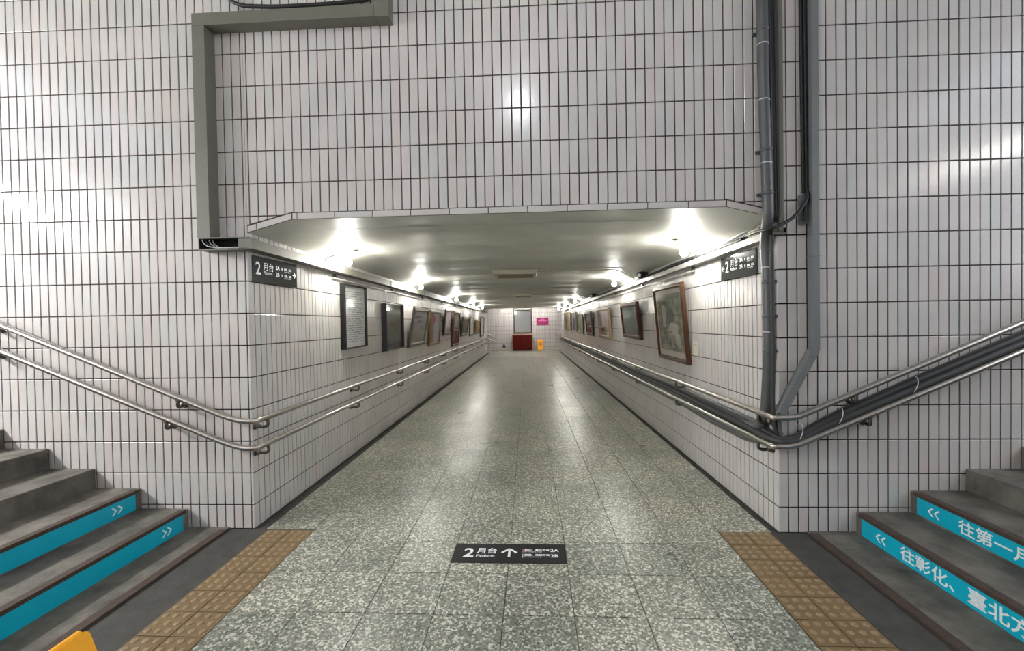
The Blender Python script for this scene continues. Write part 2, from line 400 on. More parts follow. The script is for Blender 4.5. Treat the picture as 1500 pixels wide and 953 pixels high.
# ------------------------------------------------------------------ tiles
def clip(poly, a, b, c):         # keep a*u + b*v <= c
    out = []
    for i in range(len(poly)):
        p, q = poly[i], poly[(i+1) % len(poly)]
        dp, dq = a*p[0]+b*p[1]-c, a*q[0]+b*q[1]-c
        if dp <= 0: out.append(p)
        if dp*dq < 0:
            t = dp/(dp-dq); out.append((p[0]+(q[0]-p[0])*t, p[1]+(q[1]-p[1])*t))
    return out
def prism(mb, poly, thick, bev, place):
    """poly in (u, v) counter-clockwise seen from the front; place(u, v, n) -> point."""
    n = len(poly); cx = sum(p[0] for p in poly)/n; cy = sum(p[1] for p in poly)/n
    wd = max(p[0] for p in poly)-min(p[0] for p in poly); ht = max(p[1] for p in poly)-min(p[1] for p in poly)
    ku, kv = max(.3, 1-2*bev/max(wd, 1e-4)), max(.3, 1-2*bev/max(ht, 1e-4))
    inn = [(cx+(p[0]-cx)*ku, cy+(p[1]-cy)*kv) for p in poly]
    vs = [place(u, v, -thick) for u, v in poly] + [place(u, v, -bev*.6) for u, v in poly] + [place(u, v, 0) for u, v in inn]
    fs = [tuple(2*n+i for i in range(n))]
    for i in range(n):
        j = (i+1) % n
        fs += [(i, j, n+j, n+i), (n+i, n+j, 2*n+j, 2*n+i)]
    mb.faces(vs, fs)
RECT = {}
def lay(parent, polys, frame, mat, score, name='tile', limit=300, thick=.006, bev=.0022, jit=.0035):
    """polys: list of (u, v) polygons. The nearest ones become parts of their own, the rest one joined part."""
    O, U, V, N = [Vector(x) for x in frame]
    R = Matrix.Identity(4)
    for i in range(3): R[i][0], R[i][1], R[i][2] = U[i], -N[i], V[i]
    order = sorted(polys, key=score)
    rest = MB()
    for i, p in enumerate(order):
        cx = sum(q[0] for q in p)/len(p); cy = sum(q[1] for q in p)/len(p)
        rj = Euler((random.gauss(0, jit*.5), 0, random.gauss(0, jit))).to_matrix().to_4x4()
        T = Matrix.Translation(O + U*cx + V*cy) @ R @ rj
        loc = [(q[0]-cx, q[1]-cy) for q in p]
        if i < limit:
            key = (parent.name, name, tuple((round(a, 4), round(b, 4)) for a, b in loc))
            if key not in RECT:
                mb = MB(); prism(mb, loc, thick, bev, lambda u, v, n: (u, -n, v)); RECT[key] = None
                o = mb.build(name, mat, parent); RECT[key] = o.data
            else:
                o = bpy.data.objects.new(name, RECT[key]); col.objects.link(o); o.parent = parent
            o.matrix_basis = T
        else:
            prism(rest, loc, thick, bev, lambda u, v, n: T @ Vector((u, -n, v)))
    if rest.v: rest.build(name+'s', mat, parent, None, 'stuff')
JW = .0082                        # joint width
def grid(u0, u1, v0, v1, pu, pv, du, dv, jw=JW):
    out = []
    i = math.floor((u0-pu)/du)-1
    while pu+i*du < u1:
        a, b = max(pu+i*du+jw/2, u0), min(pu+(i+1)*du-jw/2, u1)
        if b-a > .006:
            j = math.floor((v0-pv)/dv)-1
            while pv+j*dv < v1:
                c, d = max(pv+j*dv+jw/2, v0), min(pv+(j+1)*dv-jw/2, v1)
                if d-c > .006: out.append([(a, c), (b, c), (b, d), (a, d)])
                j += 1
        i += 1
    return out
G = .005                          # recess of the grout behind the tile faces
SLOPE = .417

# ---- front wall, left of the opening
mb = MB(); mb.box(-5.6, -.012, G, .35, -.05, 4.4)
wl = structure('wall_left', mb, M['grout'])
p = [q for q in grid(-2.35, -.001, .003, 4.2, -.022, Z0-TZ, TX, TZ)]
p = [q for q in p if q[2][1] > max(0, (-q[0][0]-.50))*SLOPE-.05]      # hidden behind the stair otherwise
lay(wl, p, ((0,0,0),(1,0,0),(0,0,1),(0,-1,0)), M['tile'], lambda q: abs(q[0][0]+.9)*.8+abs(q[0][1]-1.6))
# ---- front wall, right of the opening
mb = MB(); mb.box(W+.012, 9.4, G, .35, -.05, 4.4)
wr = structure('wall_right', mb, M['grout'])
p = grid(W+.001, 6.0, .003, 4.2, -.0448+.25*TX, Z0-TZ, TX, TZ)
p = [q for q in p if q[2][1] > max(0, (q[1][0]-4.27))*SLOPE-.05]
lay(wr, p, ((0,0,0),(1,0,0),(0,0,1),(0,-1,0)), M['tile'], lambda q: abs(q[0][0]-4.7)*.8+abs(q[0][1]-1.7))
# ---- front wall above the opening, with its edging of long tiles
ZL = 2.262; ZC = 2.175; XA, XB = .335, 3.42; EH = .043
mb = MB()
ol = [(0, ZC), (XA, ZL), (XB, ZL), (W, ZC), (W, 4.4), (0, 4.4)]
mb.poly([(x, G, z) for x, z in ol]); mb.poly([(x, .0115, z) for x, z in ol][::-1])
for i in range(len(ol)):
    a, b = ol[i], ol[(i+1) % len(ol)]; mb.poly([(a[0], G, a[1]), (a[0], .0115, a[1]), (b[0], .0115, b[1]), (b[0], G, b[1])])
wu = structure('wall_above_opening', mb, M['grout'])
def hp(x0, z0, x1, z1):          # half-plane above the line
    dx, dz = x1-x0, z1-z0; return (dz, -dx, dz*x0-dx*z0)
tops = ZL+EH+JW*.6
p = []
for q in grid(.001, W-.001, ZC, 4.2, -.0448, Z0-TZ, TX, TZ):
    if (q[0][0]+q[1][0])/2 < XA: q = clip(q, *hp(0, ZC+EH+.012, XA-.01, tops))
    elif (q[0][0]+q[1][0])/2 > XB: q = clip(q, *hp(XB+.01, tops, W, ZC+EH+.012))
    else: q = clip(q, 0, -1, -tops)
    if len(q) < 3: continue
    if max(a[1] for a in q)-min(a[1] for a in q) < .008: continue
    p.append(q)
lay(wu, p, ((0,0,0),(1,0,0),(0,0,1),(0,-1,0)), M['tile'], lambda q: q[0][1]+abs(q[0][0]-1.9)*.3)
p = []; x = .375
edges = [XA+.004] + [.375+.2785*i for i in range(11)] + [XB-.004]
for a, b in zip(edges[:-1], edges[1:]): p.append([(a+.003, ZL+.001), (b-.003, ZL+.001), (b-.003, ZL+EH), (a+.003, ZL+EH)])
dz = ZL-ZC
def slant(x0, x1, xa, za, xb, zb):
    f = lambda x: za+(zb-za)*(x-xa)/(xb-xa)
    return [(x0, f(x0)+.001), (x1, f(x1)+.001), (x1, f(x1)+EH), (x0, f(x0)+EH)]
p += [slant(.003, .066, 0, ZC, XA, ZL), slant(.072, XA-.002, 0, ZC, XA, ZL), slant(XB+.002, W-.075, XB, ZL, W, ZC), slant(W-.069, W-.003, XB, ZL, W, ZC)]
lay(wu, p, ((0,0,0),(1,0,0),(0,0,1),(0,-1,0)), M['tile'], lambda q: 0, name='edging_tile', thick=.008)
# ---- corridor side walls
for side in ('left', 'right'):
    mb = MB()
    y0 = G
    if side == 'left': mb.box(-.35, -G, y0, LC, -.05, ZC)
    else: mb.box(W+G, W+.35, y0, LC, -.05, ZC)
    ww = structure('wall_corridor_'+side, mb, M['grout'], cw)
    if side == 'left':
        fr = (cw((0,0,0)), Vector((-K, 1, -S)), (0,0,1), (1, K, 0)); p = grid(.0015, LC, .003, ZC, .0, Z0-TZ, TX, TZ)
        lay(ww, p, fr, M['tile'], lambda q: q[0][0]*3+abs(q[0][1]-1.2)*.5, jit=.002)
    else:
        fr = (cw((W,0,0)), Vector((K, -1, S)), (0,0,1), (-1, -K, 0)); p = grid(-LC, -.0015, .003, ZC, .0, Z0-TZ, TX, TZ)
        lay(ww, p, fr, M['tile'], lambda q: -q[1][0]*3+abs(q[0][1]-1.2)*.5, jit=.002)
# ---- end wall of the far landing
mb = MB(); mb.box(-2.4, W+2.4, YE+G, YE+.3, -.05, 3.2)
we = structure('wall_end', mb, M['grout'], cw)
lay(we, grid(-.5, W+.5, .003, 2.75, .01, Z0-TZ, TX, TZ), (cw((0,YE,0)), (1,0,0), (0,0,1), (0,-1,0)), M['tile'], lambda q: abs(q[0][0]-1.9)+abs(q[0][1]-1.2), limit=0, jit=.002)
# ---- unseen enclosure: rear wall of the landing, ceiling over the landing and over the far landing
mb = MB(); mb.box(-5.6, 9.4, YB-.2, YB, -.05, 4.4); structure('wall_back', mb, M['backwall'])
mb = MB(); mb.box(-3.6, 7.35, YB, .35, 4.4, 4.6); structure('ceiling_landing', mb, M['plaster'])
mb = MB(); mb.box(-2.4, W+2.4, LC, YE+.3, 2.95, 3.15); structure('ceiling_far_landing', mb, M['plaster'], cw)
mb = MB(); mb.box(-2.4, -2.2, LC, YE, 0, 2.95); mb.box(W+2.2, W+2.4, LC, YE, 0, 2.95); mb.box(-2.4, -.35, LC-.2, LC, 0, 2.95); mb.box(W+.35, W+2.4, LC-.2, LC, 0, 2.95)
structure('wall_far_landing', mb, M['backwall'], cw)
# ---- ceiling of the corridor: flat slab with sloped haunches
mb = MB()
prof = [(0, ZC), (XA, ZL), (XB, ZL), (W, ZC), (W+.35, ZC), (W+.35, 2.95), (-.35, 2.95), (-.35, ZC)]
NY = 150; NX = 24
def sag(x, y):                   # the old shuttered slab is slightly wavy
    f = max(0, min(1, (x-XA)/.25, (XB-x)/.25))*min(1, max(0, y/.3))
    return f*(.0035*math.sin(y*6.3+.4*math.sin(x*1.3))+.002*math.sin(y*14.1+x*2.0)+.0015*math.sin(x*5+y*3.1))
xs = [0, XA*.5, XA] + [XA+(XB-XA)*(k+1)/NX for k in range(NX)] + [XB+(W-XB)*.5, W]
def zceil(x): return ZC+(ZL-ZC)*x/XA if x < XA else (ZL if x <= XB else ZC+(ZL-ZC)*(W-x)/(W-XB))
vs = []; fs = []
for j in range(NY+1):
    y = .012+(LC-.012)*j/NY
    for x in xs: vs.append((x, y, zceil(x)+sag(x, y)))
nx = len(xs)
for j in range(NY):
    for i in range(nx-1): fs.append((j*nx+i, (j+1)*nx+i, (j+1)*nx+i+1, j*nx+i+1))
mb.faces(vs, fs, True)
for i in range(3, len(prof)):
    a, b = prof[i], prof[(i+1) % len(prof)]
    mb.poly([(a[0], .35 if 4 <= i else .012, a[1]), (b[0], .35 if 4 <= i else .012, b[1]), (b[0], LC, b[1]), (a[0], LC, a[1])][::-1])
mb.poly([(x, LC, z) for x, z in prof]); mb.poly([(x, .35, z) for x, z in prof][::-1])
structure('ceiling', mb, M['plaster'], cw)

# ------------------------------------------------------------------ floor
def flo(p):
    y = max(0, p[1]); return Vector((p[0]-K*y, p[1], p[2]-S*y))
mb = MB()
for (x0, x1, y0, y1) in ((-.35, W+.35, 0, LC), (-2.4, W+2.4, LC, YE+.1)):
    mb.poly([(x0, y0, -.004), (x1, y0, -.004), (x1, y1, -.004), (x0, y1, -.004)])
mb.poly([(-.5, YB, -.004), (4.3, YB, -.004), (4.3, 0, -.004), (-.5, 0, -.004)])
mb.poly([(-.5, YB, -.1), (-.5, 0, -.1), (4.3, 0, -.1), (4.3, YB, -.1)])
fl = structure('floor', mb, M['joint'], flo)
FX, FY, FP, FQ = 1.173, .197, .3615, .3575
polys = []
for i in range(-3, 7):
    for j in range(-11, 58):
        x0, x1, y0, y1 = FX+i*FP, FX+(i+1)*FP, FY+j*FQ, FY+(j+1)*FQ
        if y1 < -.03 and (i < -2 or i > 5): continue
        if i in (-3, 6) and y0 < 0: y0 = 0.0
        if y0 > YE-.1: continue
        y1 = min(y1, YE); y0 = max(y0, YB)
        if y1-y0 < .03: continue
        polys.append([(x0+.002, y0+.002), (x1-.002, y0+.002), (x1-.002, y1-.002), (x0+.002, y1-.002)])
for i in list(range(-9, -3)) + list(range(7, 13)):
    for j in range(52, 58):
        polys.append([(FX+i*FP+.002, FY+j*FQ+.002), (FX+(i+1)*FP-.002, FY+j*FQ+.002), (FX+(i+1)*FP-.002, min(YE, FY+(j+1)*FQ-.002)), (FX+i*FP+.002, min(YE, FY+(j+1)*FQ-.002))])
near = [q for q in polys if q[2][1] < .3]; far = [q for q in polys if q[2][1] >= .3]
lay(fl, near, ((0,0,0),(1,0,0),(0,1,0),(0,0,1)), M['terrazzo'], lambda q: q[0][1], name='floor_tile', thick=.005, bev=.0015, jit=.0008)
lay(fl, far, ((0,0,0),(1,0,0),(-K,1,-S),(0,0,1)), M['terrazzo'], lambda q: q[0][1], name='floor_tile', limit=300-len(near), thick=.005, bev=.0015, jit=.0008)
# cement gutters along the corridor walls and beside the stairs
for i, (x0, x1) in enumerate(((0, FX-3*FP), (FX+7*FP, W))):
    mb = MB(); mb.box(x0, x1, -.0, LC, -.05, -.003); structure('trim_%d' % (i+1), mb, M['gutter'], cw)
for i, (x0, x1) in enumerate(((-.19, .112), (3.695, 3.945))):
    mb = MB(); mb.box(x0, x1, YB, -.001, -.05, -.001); structure('trim_%d' % (i+3), mb, M['gutter'])

# ------------------------------------------------------------------ tactile paving
def tactile(label, x0, yend, ystart, xf, joined=False):
    t = thing('tactile_paving', label, 'tactile paving', xf((x0, yend, 0)), group='tactile paving strips')
    s = .1745; j = 0
    def tile_mb(mb, cx, cy, top=.004):
        prism(mb, [(cx-.084, cy-.0845), (cx+.084, cy-.0845), (cx+.084, cy+.0845), (cx-.084, cy+.0845)], .005, .0015, lambda u, v, n: (u, v, top+n))
        for a in (-1, 0, 1):
            for b in (-1, 0, 1):
                mb.lathe([(.017, 0), (.0155, .003), (.010, .0048), (.0001, .0052)], (cx+a*.0545, cy+b*.0545, top), n=8, mi=1)
    data = None; rest = MB()
    while yend-(j+1)*s > ystart:
        for i in (0, 1):
            cx, cy = .0865+i*.1735, -(j+.5)*s
            if joined: tile_mb(rest, cx, cy); continue
            if data is None:
                mb = MB(); tile_mb(mb, 0, 0); o = mb.build('paving_tile', [M['tactile'], M['stud']], t); data = o.data
            else:
                o = bpy.data.objects.new('paving_tile', data); col.objects.link(o); o.parent = t
            o.matrix_basis = Matrix.Translation((cx, cy, random.uniform(0, .0006)))
        j += 1
    if joined: rest.build('paving_tiles', [M['tactile'], M['stud']], t, None, 'stuff')
    return t
tactile('brown studded tactile paving strip at the foot of the left stairs', .112, -.022, YB, lambda p: p)
tactile('brown studded tactile paving strip at the foot of the right stairs', 3.342, -.002, YB, lambda p: p)
tactile('far brown tactile strip left of the red cabinet, at the corridor end', .112, YE-.05, LC-.1, cw, True)
tactile('far brown tactile strip right of the red cabinet, at the corridor end', 3.342, YE-.05, LC-.1, cw, True)

# ------------------------------------------------------------------ stairs
def chevrons(parent, M4, right):
    s = .055
    for k in (0, 1):
        mb = MB(); o = k*.042; d = 1 if right else -1
        pts = [(-.011*d, s*.5), (.003*d, s*.5), (.030*d, 0), (.003*d, -s*.5), (-.011*d, -s*.5), (.016*d, 0)]
        v = [(x+o, y, .0006) for x, y in pts]
        f1 = [v[0], v[5], v[2], v[1]]; f2 = [v[5], v[4], v[3], v[2]]
        for q in (f1, f2): mb.poly(q if d > 0 else q[::-1]); 
        c = mb.build('chevron', M['white_vinyl'], parent); c.matrix_basis = M4
def stairs(side):
    sg = -1 if side == 'left' else 1
    x0 = -.504 if side == 'left' else 4.265
    lab = ('dark concrete staircase rising left, plain chevrons on two teal risers' if side == 'left' else
           'dark concrete staircase rising right, white characters on two teal risers')
    t = thing('staircase', lab, 'staircase', (x0, 0, 0))
    T, R = .358, .149
    # low landing slab before the first riser
    d = .315 if side == 'left' else .325
    mb = MB(); mb.box(-sg*d, 0, YB, -.002, -.03, .012); mb.build('landing_slab', M['concrete'], t)
    mb = MB(); mb.box(-sg*(d+.004), -sg*(d-.052), YB, -.03, -.02, .0135); mb.build('nosing', M['nosing'], t)
    for k in range(12):
        xa = sg*(T*k); z = R*(k+1)
        mb = MB(); mb.box(xa, sg*(T*(k+1)+.05), YB, -.002, max(-.03, z-R-.1), z, .004); st = mb.build('step', M['concrete'], t)
        if k < 2:
            mb = MB(); mb.box(xa-sg*.004, xa+sg*.045, YB, -.03, z-.022, z+.002); mb.build('nosing', M['nosing'], st)
            mb = MB(); mb.box(xa-sg*.0015, xa+sg*.001, YB, -.055, z-R+.012, z-.022); pn = mb.build('riser_sign', M['teal'], st)
            zc = z-R*.5-.005
            if side == 'right':     # print faces -X: local x -> -Y, local y -> Z, normal -> -X
                B = Matrix(((0, 0, -1, xa-.0022), (-1, 0, 0, 0), (0, 1, 0, zc), (0, 0, 0, 1)))
                chevrons(pn, B @ Matrix.Translation((.205 if k == 0 else .165, 0, 0)), False)
                s = .088
                if k == 0:
                    text('往彰化、臺北方向', s, 'lettering', M['white_vinyl'], pn, B @ Matrix.Translation((.362, -.031, 0)), .0014, sx=1.13)
                else:
                    text('往第一月台', s, 'lettering', M['white_vinyl'], pn, B @ Matrix.Translation((.335, -.031, 0)), .0014, sx=1.13)
            else:                    # faces +X: local x -> +Y
                B = Matrix(((0, 0, 1, xa+.0022), (1, 0, 0, 0), (0, 1, 0, zc), (0, 0, 0, 1)))
                chevrons(pn, B @ Matrix.Translation((-.225, 0, 0)), True)
    return t
stairs('left'); stairs('right')

# ------------------------------------------------------------------ handrails
RO = .08; RR = .020
def bracket_mb(mb, wp, rp, n):
    """round wall boss, arm out from the wall and hooked up under the rail. n = outward normal"""
    n = Vector(n); wp = Vector(wp); rp = Vector(rp)
    mb.lathe([(.030, 0), (.030, .004), (.022, .009)], wp, n, 14)
    mb.lathe([(.0001, .040), (.014, .037), (.021, .029), (.0225, .020), (.019, .011), (.014, .006)][::-1], wp, n, 12)
    low = rp + Vector((0, 0, -.062))
    path = rounded([wp + n*.018, low + (wp-low)*.35 - Vector((0, 0, .010)), low + n*.012, rp + Vector((0, 0, -RR*.8)) + n*.006], .035, 5)
    mb.tube(path, .0112, 8)
    mb.box(rp.x-.014, rp.x+.014, rp.y-.014, rp.y+.014, rp.z-RR-.004, rp.z-RR+.005)
def handrail(name_level, side, z, zf, label):
    t = thing('handrail', label, 'handrail', (0 if side == 'left' else W, 0, z), group='double handrails along the walls')
    o = RO
    if side == 'left':
        p = [Vector((-4.6, -o, zf(-4.6))), Vector((-.145, -o, zf(-.145)))]
        p += [Vector((-.02, -o, z)), Vector((o, -o+.0, z)), cw((o, .06, z)), cw((o, LC+.02, z))]
        ys = -.487 if z > .7 else -.579
        fb = [(-1.9, zf(-1.9)), (ys, zf(ys))]
    else:
        p = [Vector((8.35, -o, zf(8.35))), Vector((W+.075, -o, zf(W+.075)))]
        p += [Vector((W-.0, -o, z)), Vector((W-o, -o, z)), cw((W-o, .06, z)), cw((W-o, LC+.02, z))]
        xs = 4.205 if z > .7 else 4.296
        fb = [(6.0, zf(6.0)), (xs, zf(xs))]
    mb = MB(); path = rounded(p, .075, 5); mb.tube(path, RR, 14); mb.build('rail_tube', M['steel'], t, WORLD)
    for x, zz in fb:
        mb = MB(); wp = Vector((x-.02 if side == 'left' else x+.02, -.001, zz-.058)); bracket_mb(mb, wp, (x, -o, zz), (0, -1, 0)); mb.build('bracket', M['steel_dark'], t, WORLD)
    sgn = 1 if side == 'left' else -1
    for k in range(11):
        y = .03 + 1.745*k if k else (.05 if side == 'left' else .09)
        if y > LC: break
        xw = 0 if side == 'left' else W
        wp = cw((xw+sgn*.001, y-.02, z-.058)); rp = cw((xw+sgn*o, y, z))
        mb = MB(); bracket_mb(mb, wp, rp, (sgn, 0, 0)); mb.build('bracket', M['steel_dark'], t, WORLD)
    return t
zLu = lambda x: .845 + (-x-.145)*.405
zLl = lambda x: .655 + (-x-.145)*.403
zRu = lambda x: .820 + (x-W-.075)*.427
zRl = lambda x: .632 + (x-W-.075)*.428
handrail('up', 'left', .812, zLu, 'upper steel handrail running from the left stairs along the left corridor wall')
handrail('low', 'left', .618, zLl, 'lower steel handrail running from the left stairs along the left corridor wall')
handrail('up', 'right', .817, zRu, 'upper steel handrail on the right wall, above the black pipe bundle')
handrail('low', 'right', .622, zRl, 'lower steel handrail on the right wall, below the black pipe bundle')
# rails of the far stairs, on the end wall
for (xa, za, xb, zb, lab) in ((-.9, 1.24, .24, .775, 'far upper handrail stub on the end wall, left of the red cabinet'),
                              (-.9, .99, .25, .535, 'far lower handrail stub on the end wall, left of the red cabinet'),
                              (4.7, 1.24, 3.62, .80, 'far upper handrail stub on the end wall, right of the yellow floor sign'),
                              (4.7, 1.02, 3.62, .58, 'far lower handrail stub on the end wall, right of the yellow floor sign')):
    t = thing('handrail', lab, 'handrail', cw((xb, YE, zb)))
    mb = MB(); mb.tube([cw((xa, YE-.08, za)), cw((xb, YE-.08, zb)), cw((xb+(.04 if xa < xb else -.04), YE-.04, zb-.01)), cw((xb+(.05 if xa < xb else -.05), YE, zb-.01))], .021, 10); mb.build('rail_tube', M['steel'], t, WORLD)
    mb = MB(); bracket_mb(mb, cw((xb*.7+xa*.3, YE-.001, zb*.7+za*.3-.058)), cw((xb*.7+xa*.3, YE-.08, zb*.7+za*.3)), (0, -1, 0)); mb.build('bracket', M['steel_dark'], t, WORLD)

# ------------------------------------------------------------------ left trunking
t = thing('cable_trunking', 'olive metal cable trunking above the left corner, running into the corridor', 'cable trunking', (-.25, 0, 2.1))
mb = MB(); mb.box(1.01, 1.112, -.1, 0, 3.612, 4.4); mb.build('riser_duct', M['duct_olive'], t, WORLD)
mb = MB(); mb.box(-.298, 1.007, -.099, 0, 3.614, 3.700); mb.build('horizontal_duct', M['duct_olive'], t, WORLD)
mb = MB(); mb.box(-.298, -.207, -.1, 0, 2.125, 3.612); mb.build('vertical_duct', M['duct_olive'], t, WORLD)
mb = MB()        # open tray, its cover missing
mb.box(-.292, .075, -.1, 0, 2.036, 2.046); mb.box(-.292, .075, -.1, -.0, 2.118, 2.125); mb.box(-.292, .075, -.006, 0, 2.046, 2.118)
mb.box(-.292, -.288, -.1, -.006, 2.046, 2.118); mb.build('open_tray', M['duct_olive'], t, WORLD)
mb = MB(); mb.box(-.287, .07, -.012, -.0065, 2.0465, 2.1175); mb.box(-.2878, -.2845, -.0985, -.012, 2.0465, 2.1175); mb.box(.070, .0745, -.0985, -.012, 2.0465, 2.1175); mb.box(-.2845, .070, -.097, -.012, 2.1145, 2.1178); mb.build('tray_shade', M['black'], t, WORLD)  # black sheets paint in the darkness inside the open olive tray
for i in range(4):
    mb = MB(); y = -.088+.010*i; x = -.275+.018*i
    mb.tube([(x, y, 2.117), (x+.012, y, 2.088), (x+.045, y-.002, 2.064), (x+.11, y, 2.052), (.07, y, 2.053+.003*i)], .0035, 6); mb.build('wire', M['wire_white'] if i != 1 else M['cable_grey'], t, WORLD)
mb = MB(); mb.box(.0, .1, -.1, LC-.4, 2.040, 2.110); mb.build('corridor_duct', M['duct_olive'], t, cw)
for i in range(9):
    y = 1.0+2.0*i
    mb = MB(); mb.box(0, .104, y, y+.025, 2.036, 2.114); mb.build('duct_joint', M['duct_olive'], t, cw)
mb = MB(); mb.tube(rounded([(-.10, -.03, 4.4), (-.085, -.03, 3.84), (.02, -.03, 3.785), (.28, -.03, 3.765), (.66, -.03, 3.765), (.99, -.03, 3.78), (1.0, -.03, 4.4)], .08), .013, 10)
tag(mb.build('cable', M['cable'], None), 'black cable sagging over the olive trunking at the top of the left wall', 'cable')

# ------------------------------------------------------------------ right: drain pipe, cables, duct
PX = 3.655
t = thing('drain_pipe', 'grey pipe running down the right corner and into the corridor below the rail', 'pipe', (PX, -.055, .7))
XC = W-.040
PIPE = [(3.634, -.055, 4.4), (3.640, -.055, 3.1), (3.664, -.055, 2.30), (3.668, -.052, 2.16), cw((XC-.015, .045, 2.05)), cw((XC, .060, 1.92)), cw((XC, .045, 1.75)), cw((XC, .036, 1.30)), cw((XC, .060, 1.03)), cw((XC, .085, .82)), cw((XC, .15, .69)), cw((XC, .40, .668)), cw((XC, 1.5, .655)), cw((XC, LC-.3, .652))]
mb = MB(); mb.tube(rounded(PIPE, .09, 5), .0345, 14); mb.build('pipe', M['pipe_grey'], t, WORLD)
def ptat(z):
    for a, b in zip(PIPE, PIPE[1:]):
        a, b = Vector(a), Vector(b)
        if b.z <= z <= a.z: return a+(b-a)*((a.z-z)/(a.z-b.z))
for z in (3.42, 2.62, 2.33, 1.74, 1.50, 1.26):
    p = ptat(z); mb = MB(); mb.lathe([(.035, -.012), (.0385, -.010), (.0385, .010), (.035, .012)], p, (0,0,1), 14)
    if z > 2.2: mb.box(p.x-.045, p.x+.045, -.012, -.001, z-.01, z+.01)
    else: mb.box(p.x+.028, W-.002, p.y-.045, p.y+.045, z-.01, z+.01)
    mb.build('pipe_clip', M['pipe_grey'], t, WORLD)
for z in (3.32, 2.95, 2.53, 1.84, 1.39):
    mb = MB(); mb.lathe([(.0352, -.003), (.0362, -.002), (.0362, .002), (.0352, .003)], ptat(z), (0.1,0,1), 14); mb.build('cable_tie', M['band'], t, WORLD)
# black cables beside the pipe, with their channel
t = thing('cable_bundle', 'black cables hanging beside the grey pipe from the ceiling to the lintel', 'cable', (3.72, -.03, 2.1))
for i, (x, y, r) in enumerate(((3.694, -.034, .0155), (3.718, -.028, .0155), (3.741, -.034, .0155), (3.706, -.012, .011), (3.731, -.012, .011))):
    mb = MB(); pth = rounded([(x-.018, y, 4.4), (x, y, 2.9), (x+.008, y, 2.22), (x+.004-.004*i, y-.002, 2.165), cw((3.715, .06, 2.150+.006*(i % 3))), cw((3.728-.005*i, .30, 2.120+.010*(i % 3))), cw((3.715-.006*i, .62, 2.100+.006*(i % 3)))], .06)
    mb.tube(pth, r, 8); mb.build('cable', M['cable'] if i != 2 else M['cable_grey'], t, WORLD)
mb = MB(); mb.box(3.752, 3.784, -.028, -.001, 2.07, 4.4); mb.build('cable_channel', M['duct_olive'], t, WORLD)
mb = MB(); mb.box(3.70, 3.795, -.045, -.001, 2.055, 2.068); mb.box(3.70, 3.705, -.045, -.001, 2.068, 2.10); mb.box(3.79, 3.795, -.045, -.001, 2.068, 2.10); mb.build('bracket', M['steel_dark'], t, WORLD)
# square grey duct with its diagonal foot
t = thing('cable_duct', 'square grey metal duct kinking diagonally down to the right corner rail', 'duct', (3.97, 0, 1.25))
mb = MB(); mb.box(3.953, 3.997, -.06, -.001, 1.262, 4.4); mb.build('vertical_duct', M['duct_grey'], t, WORLD)
mb = MB(); a, b = Vector((3.968, -.0305, 1.262)), Vector((3.742, -.0305, .835)); d = (b-a).normalized(); sd = Vector((d.z, 0, -d.x))
pr = []
for q in (a, b):
    for (su, sy) in ((-.0255, -.029), (.0255, -.029), (.0255, .029), (-.0255, .029)): pr.append(q + sd*su + Vector((0, sy, 0)))
mb.faces(pr, [(0,1,2,3), (7,6,5,4), (0,4,5,1), (1,5,6,2), (2,6,7,3), (3,7,4,0)]); mb.build('diagonal_duct', M['duct_grey'], t, WORLD)
mb = MB(); mb.box(3.947, 4.0, -.064, -.001, 1.90, 1.905); mb.build('duct_joint', M['duct_grey'], t, WORLD)
# cable beside the duct, ending in a small grey box, and the loop to the corridor
t = thing('wall_cable', 'dark cable and flat grey box left of the square duct', 'cable', (3.92, 0, 2.2))
mb = MB(); mb.tube([(3.905, -.014, 4.4), (3.915, -.014, 3.0), (3.922, -.014, 2.34)], .011, 8); mb.tube([(3.930, -.016, 4.4), (3.938, -.016, 3.0), (3.941, -.016, 2.33)], .012, 8); mb.build('cable', M['cable'], t, WORLD)
mb = MB(); mb.box(3.89, 3.948, -.018, -.001, 2.124, 2.32, .003); mb.build('back_box', M['duct_grey'], t, WORLD)
mb = MB(); mb.tube(rounded([(3.936, -.03, 2.34), (3.93, -.045, 2.29), (3.86, -.06, 2.19), (3.79, -.07, 2.135), (3.71, -.085, 2.10), (3.65, -.09, 2.082), cw((3.655, .08, 2.10)), cw((3.70, .3, 2.11))], .05), .011, 8); mb.build('loop_cable', M['cable'], t, WORLD)
mb = MB(); mb.tube([(3.944, -.03, 2.32), (3.915, -.04, 2.22), (3.918, -.03, 2.14)], .010, 8); mb.build('tail_cable', M['cable'], t, WORLD)
